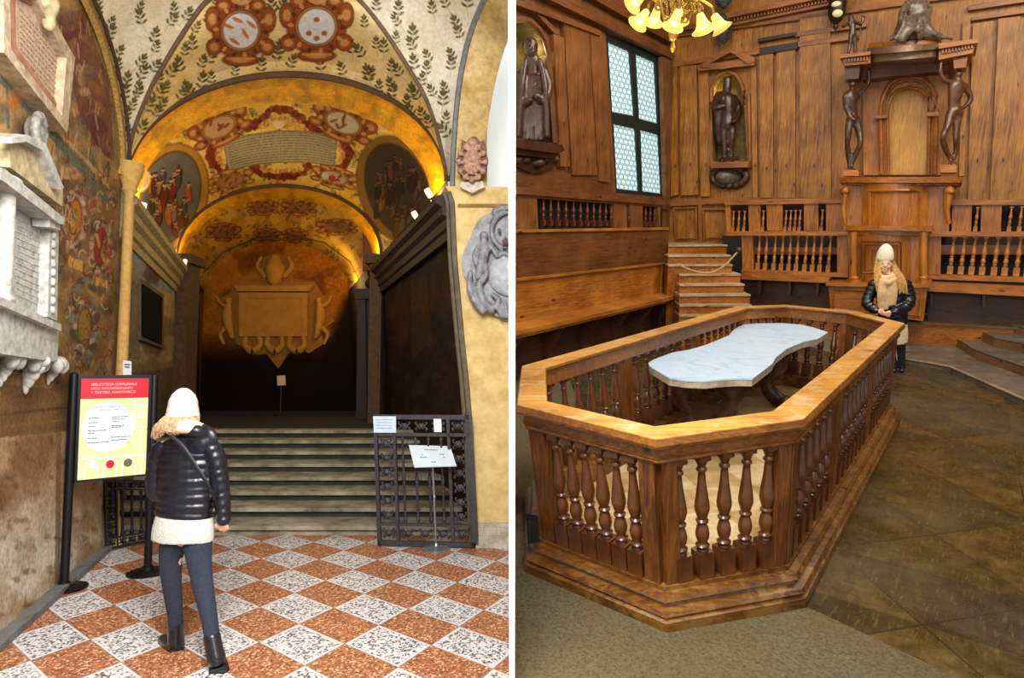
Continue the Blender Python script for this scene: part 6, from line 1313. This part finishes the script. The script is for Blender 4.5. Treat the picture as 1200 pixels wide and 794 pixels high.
# ---- woman behind the balustrade
yw=8.38; wr=root('woman',R,R.fl(1050,434),'smiling woman in cream beanie, beige scarf and black jacket behind the balustrade, hands clasped','person')
sY=yw/F; skin2=plain('skin_warm',(236,184,152),.6,0,.02)
mb=MB()
jac(mb,R,yw,[[(1046,392,0,(13,10)),(1045,375,0,(13,9)),(1043,352,0,(12,9)),(1042,336,0,(14,8)),(1040,326,0,(9,7)),(1038,320,0,(5,5)),(1037,314,0,(5.5,5.5))],[(1042,392,0,6.5),(1045,412,0,5),(1049,434,0,3.5)],[(1052,392,0,6.5),(1054,412,0,5),(1056,433,0,3.5)]])
hc=R.fy(1036.3,309,yw); fw=-hc*[1,1,0]; fw/=np.linalg.norm(fw); fw=.72*fw+.28*np.array([0,-1.,0]); fw/=np.linalg.norm(fw); rt=np.array([-fw[1],fw[0],0])
HR=Matrix(((rt[0],fw[0],0),(rt[1],fw[1],0),(0,0,1)))
hf=lambda x,o,z: hc+rt*x+fw*o+np.array([0,0,z])
def fe(mb,x,o,z,r,seg=10,rings=8): mb.ell(hf(x,o,z),r,seg,rings,rot=HR)
fe(mb,0,0,0,(.080,.098,.118),20,16); fe(mb,0,.028,-.075,(.055,.06,.05),14,10); fe(mb,0,.100,-.022,(.014,.020,.016)); fe(mb,0,.092,.0,(.009,.014,.03))
for sg in (-1,1): fe(mb,sg*.080,0,-.01,(.012,.02,.03)); fe(mb,sg*.042,.068,-.038,(.024,.022,.02))
for sg,w,tp in ((-1,(1029,364),(1038,368)),(1,(1044,365.5),(1035,369))): hand(mb,R,yw-.26 if sg<0 else yw-.28,w,tp,0,.25,0,.95,1 if sg>0 else 1)
mk('body',mb,skin2,R,wr,vox=.0075,sm=1,smooth=60)
eyw=MB()
for sg in (-1,1): fe(eyw,sg*.031,.083,.006,(.015,.010,.008))
mk('eyes',eyw,plain('eye_white',(226,218,210),.3),R,wr,smooth=60)
mb=MB()
for sg in (-1,1): fe(mb,sg*.031,.090,.006,(.008,.006,.0075))
mk('irises',mb,plain('eye_dark',(50,38,34),.3),R,wr,smooth=60)
mb=MB(); mb.tube([hf(x*.034,.090-.014*abs(x),-.058+.008*abs(x)) for x in (-1,-.5,0,.5,1)],[.003,.007,.009,.007,.003],8,ref=(0,0,1)); mk('teeth',mb,plain('teeth',(244,236,228),.3),R,wr)
mb=MB(); mb.tube([hf(x*.037,.089-.014*abs(x),-.068+.014*abs(x)) for x in (-1,-.5,0,.5,1)],.0045,8,ref=(0,0,1)); mb.tube([hf(x*.037,.090-.014*abs(x),-.048+.002*abs(x)) for x in (-1,-.5,0,.5,1)],.0035,8,ref=(0,0,1)); mk('lips',mb,plain('lips',(190,92,84),.4),R,wr)
mb=MB()
for sg in (-1,1): mb.tube([hf(sg*x,.086-.2*max(0,x-.03),.026-abs(x-.03)*.2) for x in (.015,.03,.046)],.003,6,ref=(0,0,1))
mk('eyebrows',mb,plain('brow',(120,84,56),.8),R,wr)
m_h2=plain('blonde_hair',(204,160,86),.6,0,.25,40,.5,c2=(146,100,48)); mb=MB(); rr=random.Random(3)
for i in range(56):
    sg=-1 if i<24 else 1; x=rr.random(); u0=1036.3+sg*(6+1.5*x); w_=(7 if sg<0 else 11)
    pts=[(u0,303,.0),(u0+sg*(2+3*x),314,-.04),(u0+sg*(3+w_*.7*x),325+3*x,-.10),(u0+sg*(2+w_*x)+rr.uniform(-1,1),333+8*rr.random()*(1 if sg<0 else 1.3),-.13)]
    mb.tube([R.fy(u,v,yw)+np.array([0,d,0]) for u,v,d in pts],[.016,.022,.022,.006],6,1,(1,0,0),True,4)
mk('hair',mb,m_h2,R,wr)
mb=MB(); jac(mb,R,yw,[[(1046,379,0,(17,12)),(1046,366,0,(16,12)),(1044,350,0,(16,11)),(1043,338,0,(18,10)),(1042,328,0,(16,9)),(1040,323,0,(9,7))]],(.022,.075)); jac(mb,R,yw,[[(1026,331,0,7),(1020,343,0,6.3),(1016,354,-.03,6),(1020,360,-.12,5.5),(1027,364,-.22,4.5)],[(1059,331,0,7.5),(1064,343,0,7),(1065,354,-.03,7),(1058,362,-.14,6),(1047,365.5,-.24,4.5)]],(.016,.07))
mk('jacket',mb,m_jk,R,wr,vox=.011,sm=1,smooth=60)
m_sc=plain('beige_scarf',(222,186,140),.9,0,.12,20,.4,c2=(186,146,100)); mb=MB(); jac(mb,R,yw-.09,[[(1029,326,.06,3.6),(1033,330,-.02,4.2),(1040,331,-.05,4.2),(1046,328,-.02,3.8),(1049,324,.06,3.4)],[(1030,322,.06,3),(1035,325.5,-.01,3.6),(1043,325,-.02,3.4),(1047,320,.06,3)],[(1034,332,-.04,(5,3)),(1034,345,-.06,(6,3)),(1035,362,-.05,(6.5,2.5))],[(1045,330,-.04,(5,3)),(1046,343,-.06,(5.5,3)),(1044,357,-.05,(6,2.5))]]); mk('scarf',mb,m_sc,R,wr,vox=.010,sm=1,smooth=60)
mb=MB(); mb.lathe([(.100,0),(.106,.03),(.103,.07),(.096,.11),(.078,.16),(.050,.2),(.018,.222)],hc-fw*.012+[0,0,.048],26,ax=tuple(fw*.04+np.array([0,0,1]))); mk('beanie',mb,plain('cream_knit',(240,232,204),.9,0,.06,80,.6),R,wr,vox=.008,sm=1)
mb=MB(); jac(mb,R,yw,[[(1047,402,0,(15,12)),(1047,390,0,(16,12)),(1046,376,0,(15,11))]],None,False); mk('skirt',mb,plain('cream_wool',(222,200,160),.9,0,.08,40,.5),R,wr,vox=.012,sm=1)
mb=MB(); jac(mb,R,yw,[[(1040,400,0,8),(1044,414,0,5.5),(1048,430,0,4.2)],[(1053,400,0,7.5),(1055,414,0,5.5),(1056,430,0,4.2)]]); mk('trousers',mb,plain('black_trousers',(26,26,32),.8),R,wr,vox=.012,sm=1)
for u in (1048,1056.5):
    mb=MB(); jac(mb,R,yw,[[(u,424,.0,4.2),(u,431,0,4.2)],[(u,432.5,.03,3.6),(u,433.2,-.06,3.4),(u,434,-.14,2.6)]]); mk('boot',mb,m_bt,R,wr,vox=.01,sm=1)
WORLD=.6; EXPO=0.0
warm=(1,.62,.15)
LAMPS=[
 (('POINT',L,rp(505,228,7.35),32,warm),dict(size=.06)),
 (('POINT',L,tuple(rp(172,238,7.6)),28,warm),dict(size=.06)),
 (('POINT',L,(cx(9.4),9.4,4.0),34,(1,.75,.35)),dict(size=.3)),
 (('POINT',L,tuple(rp(226,300,11.3)),24,warm),dict(size=.06)),
 (('POINT',L,tuple(rp(436,300,11.4)),30,warm),dict(size=.06)),
 (('POINT',L,(cx(14)+1.4,14.2,4.0),46,(1,.6,.2)),dict(size=.1)),
 (('AREA',L,(-.5,.9,3.9),520,(1,.98,.95)),dict(size=2.0,target=(-3.6,4.8,1.6))),  # added area light standing in for daylight from the arcade side
 (('AREA',R,(3.2,4.6,7.6),330,(1,.93,.82)),dict(size=3,target=(3.2,5.5,0))),  # added overhead fill above the enclosure, no fixture of the hall
 (('AREA',R,(7,7,7.6),430,(1,.88,.7)),dict(size=4,target=(7,11.5,1.5))),  # added fill from above for the back tiers
 (('AREA',R,(1.5,-.5,3.5),70,(1,.9,.75)),dict(size=2,target=(4,9,1))),  # added weak fill from behind the camera
 (('AREA',R,(2.5,9,7.4),160,(1,.9,.8)),dict(size=3,target=(.9,12,3))),  # added fill for the left wall and its far end
 (('POINT',R,tuple(cc+np.array([0,0,-.5])),30,(1,.8,.45)),dict(size=.3)),
 (('POINT',R,tuple(lq(640,60,WQ-.05)+NW*.25),5,(1,.75,.25)),dict(size=.05)),
 (('POINT',R,tuple(bq_(843,108,-.2)),5,(1,.75,.25)),dict(size=.05)),
]
# ================================================================ party wall, camera, light
mb=MB(); mb.box(-.0125,.0125,2.32,17,-1.5,9); struct('wall_party',mb,plain('white_plaster',(250,250,250),.9,0,0),R,clip=False,smooth=0)
cam=bpy.data.cameras.new('camera'); co=bpy.data.objects.new('camera',cam); C.objects.link(co); bpy.context.scene.camera=co
cam.sensor_fit='HORIZONTAL'; cam.sensor_width=36; cam.lens=36*F/1200; cam.clip_start=.05; cam.clip_end=200
co.location=(0,0,CAMZ); co.rotation_euler=(PI/2-A_R,0,0)
w=bpy.data.worlds.new('sky'); bpy.context.scene.world=w; w.use_nodes=True; w.node_tree.nodes['Background'].inputs[0].default_value=(.93,.97,1,1); w.node_tree.nodes['Background'].inputs[1].default_value=WORLD
def lamp(kind,room,loc,energy,color,size=.2,target=None,name='lamp',spot=None):
    d=bpy.data.lights.new(name,kind); d.energy=energy; d.color=color
    if kind=='AREA': d.shape='DISK'; d.size=size
    elif kind=='SPOT': d.shadow_soft_size=size; d.spot_size=spot or 1.5; d.spot_blend=.8
    else: d.shadow_soft_size=size
    o=bpy.data.objects.new(name,d); C.objects.link(o); M=Matrix.Translation(Vector(loc))
    if target is not None: M=M@(Vector(target)-Vector(loc)).to_track_quat('-Z','Y').to_matrix().to_4x4()
    o.matrix_world=room.M@M; return o
for a in LAMPS: lamp(*a[0],**a[1])
s=bpy.context.scene; s.view_settings.view_transform='Standard'; s.view_settings.look='None'; s.view_settings.exposure=EXPO
s.cycles.use_denoising=True
try: s.cycles.denoiser='OPENIMAGEDENOISE'
except Exception: pass
s.cycles.max_bounces=6; s.cycles.diffuse_bounces=4; s.cycles.sample_clamp_indirect=4
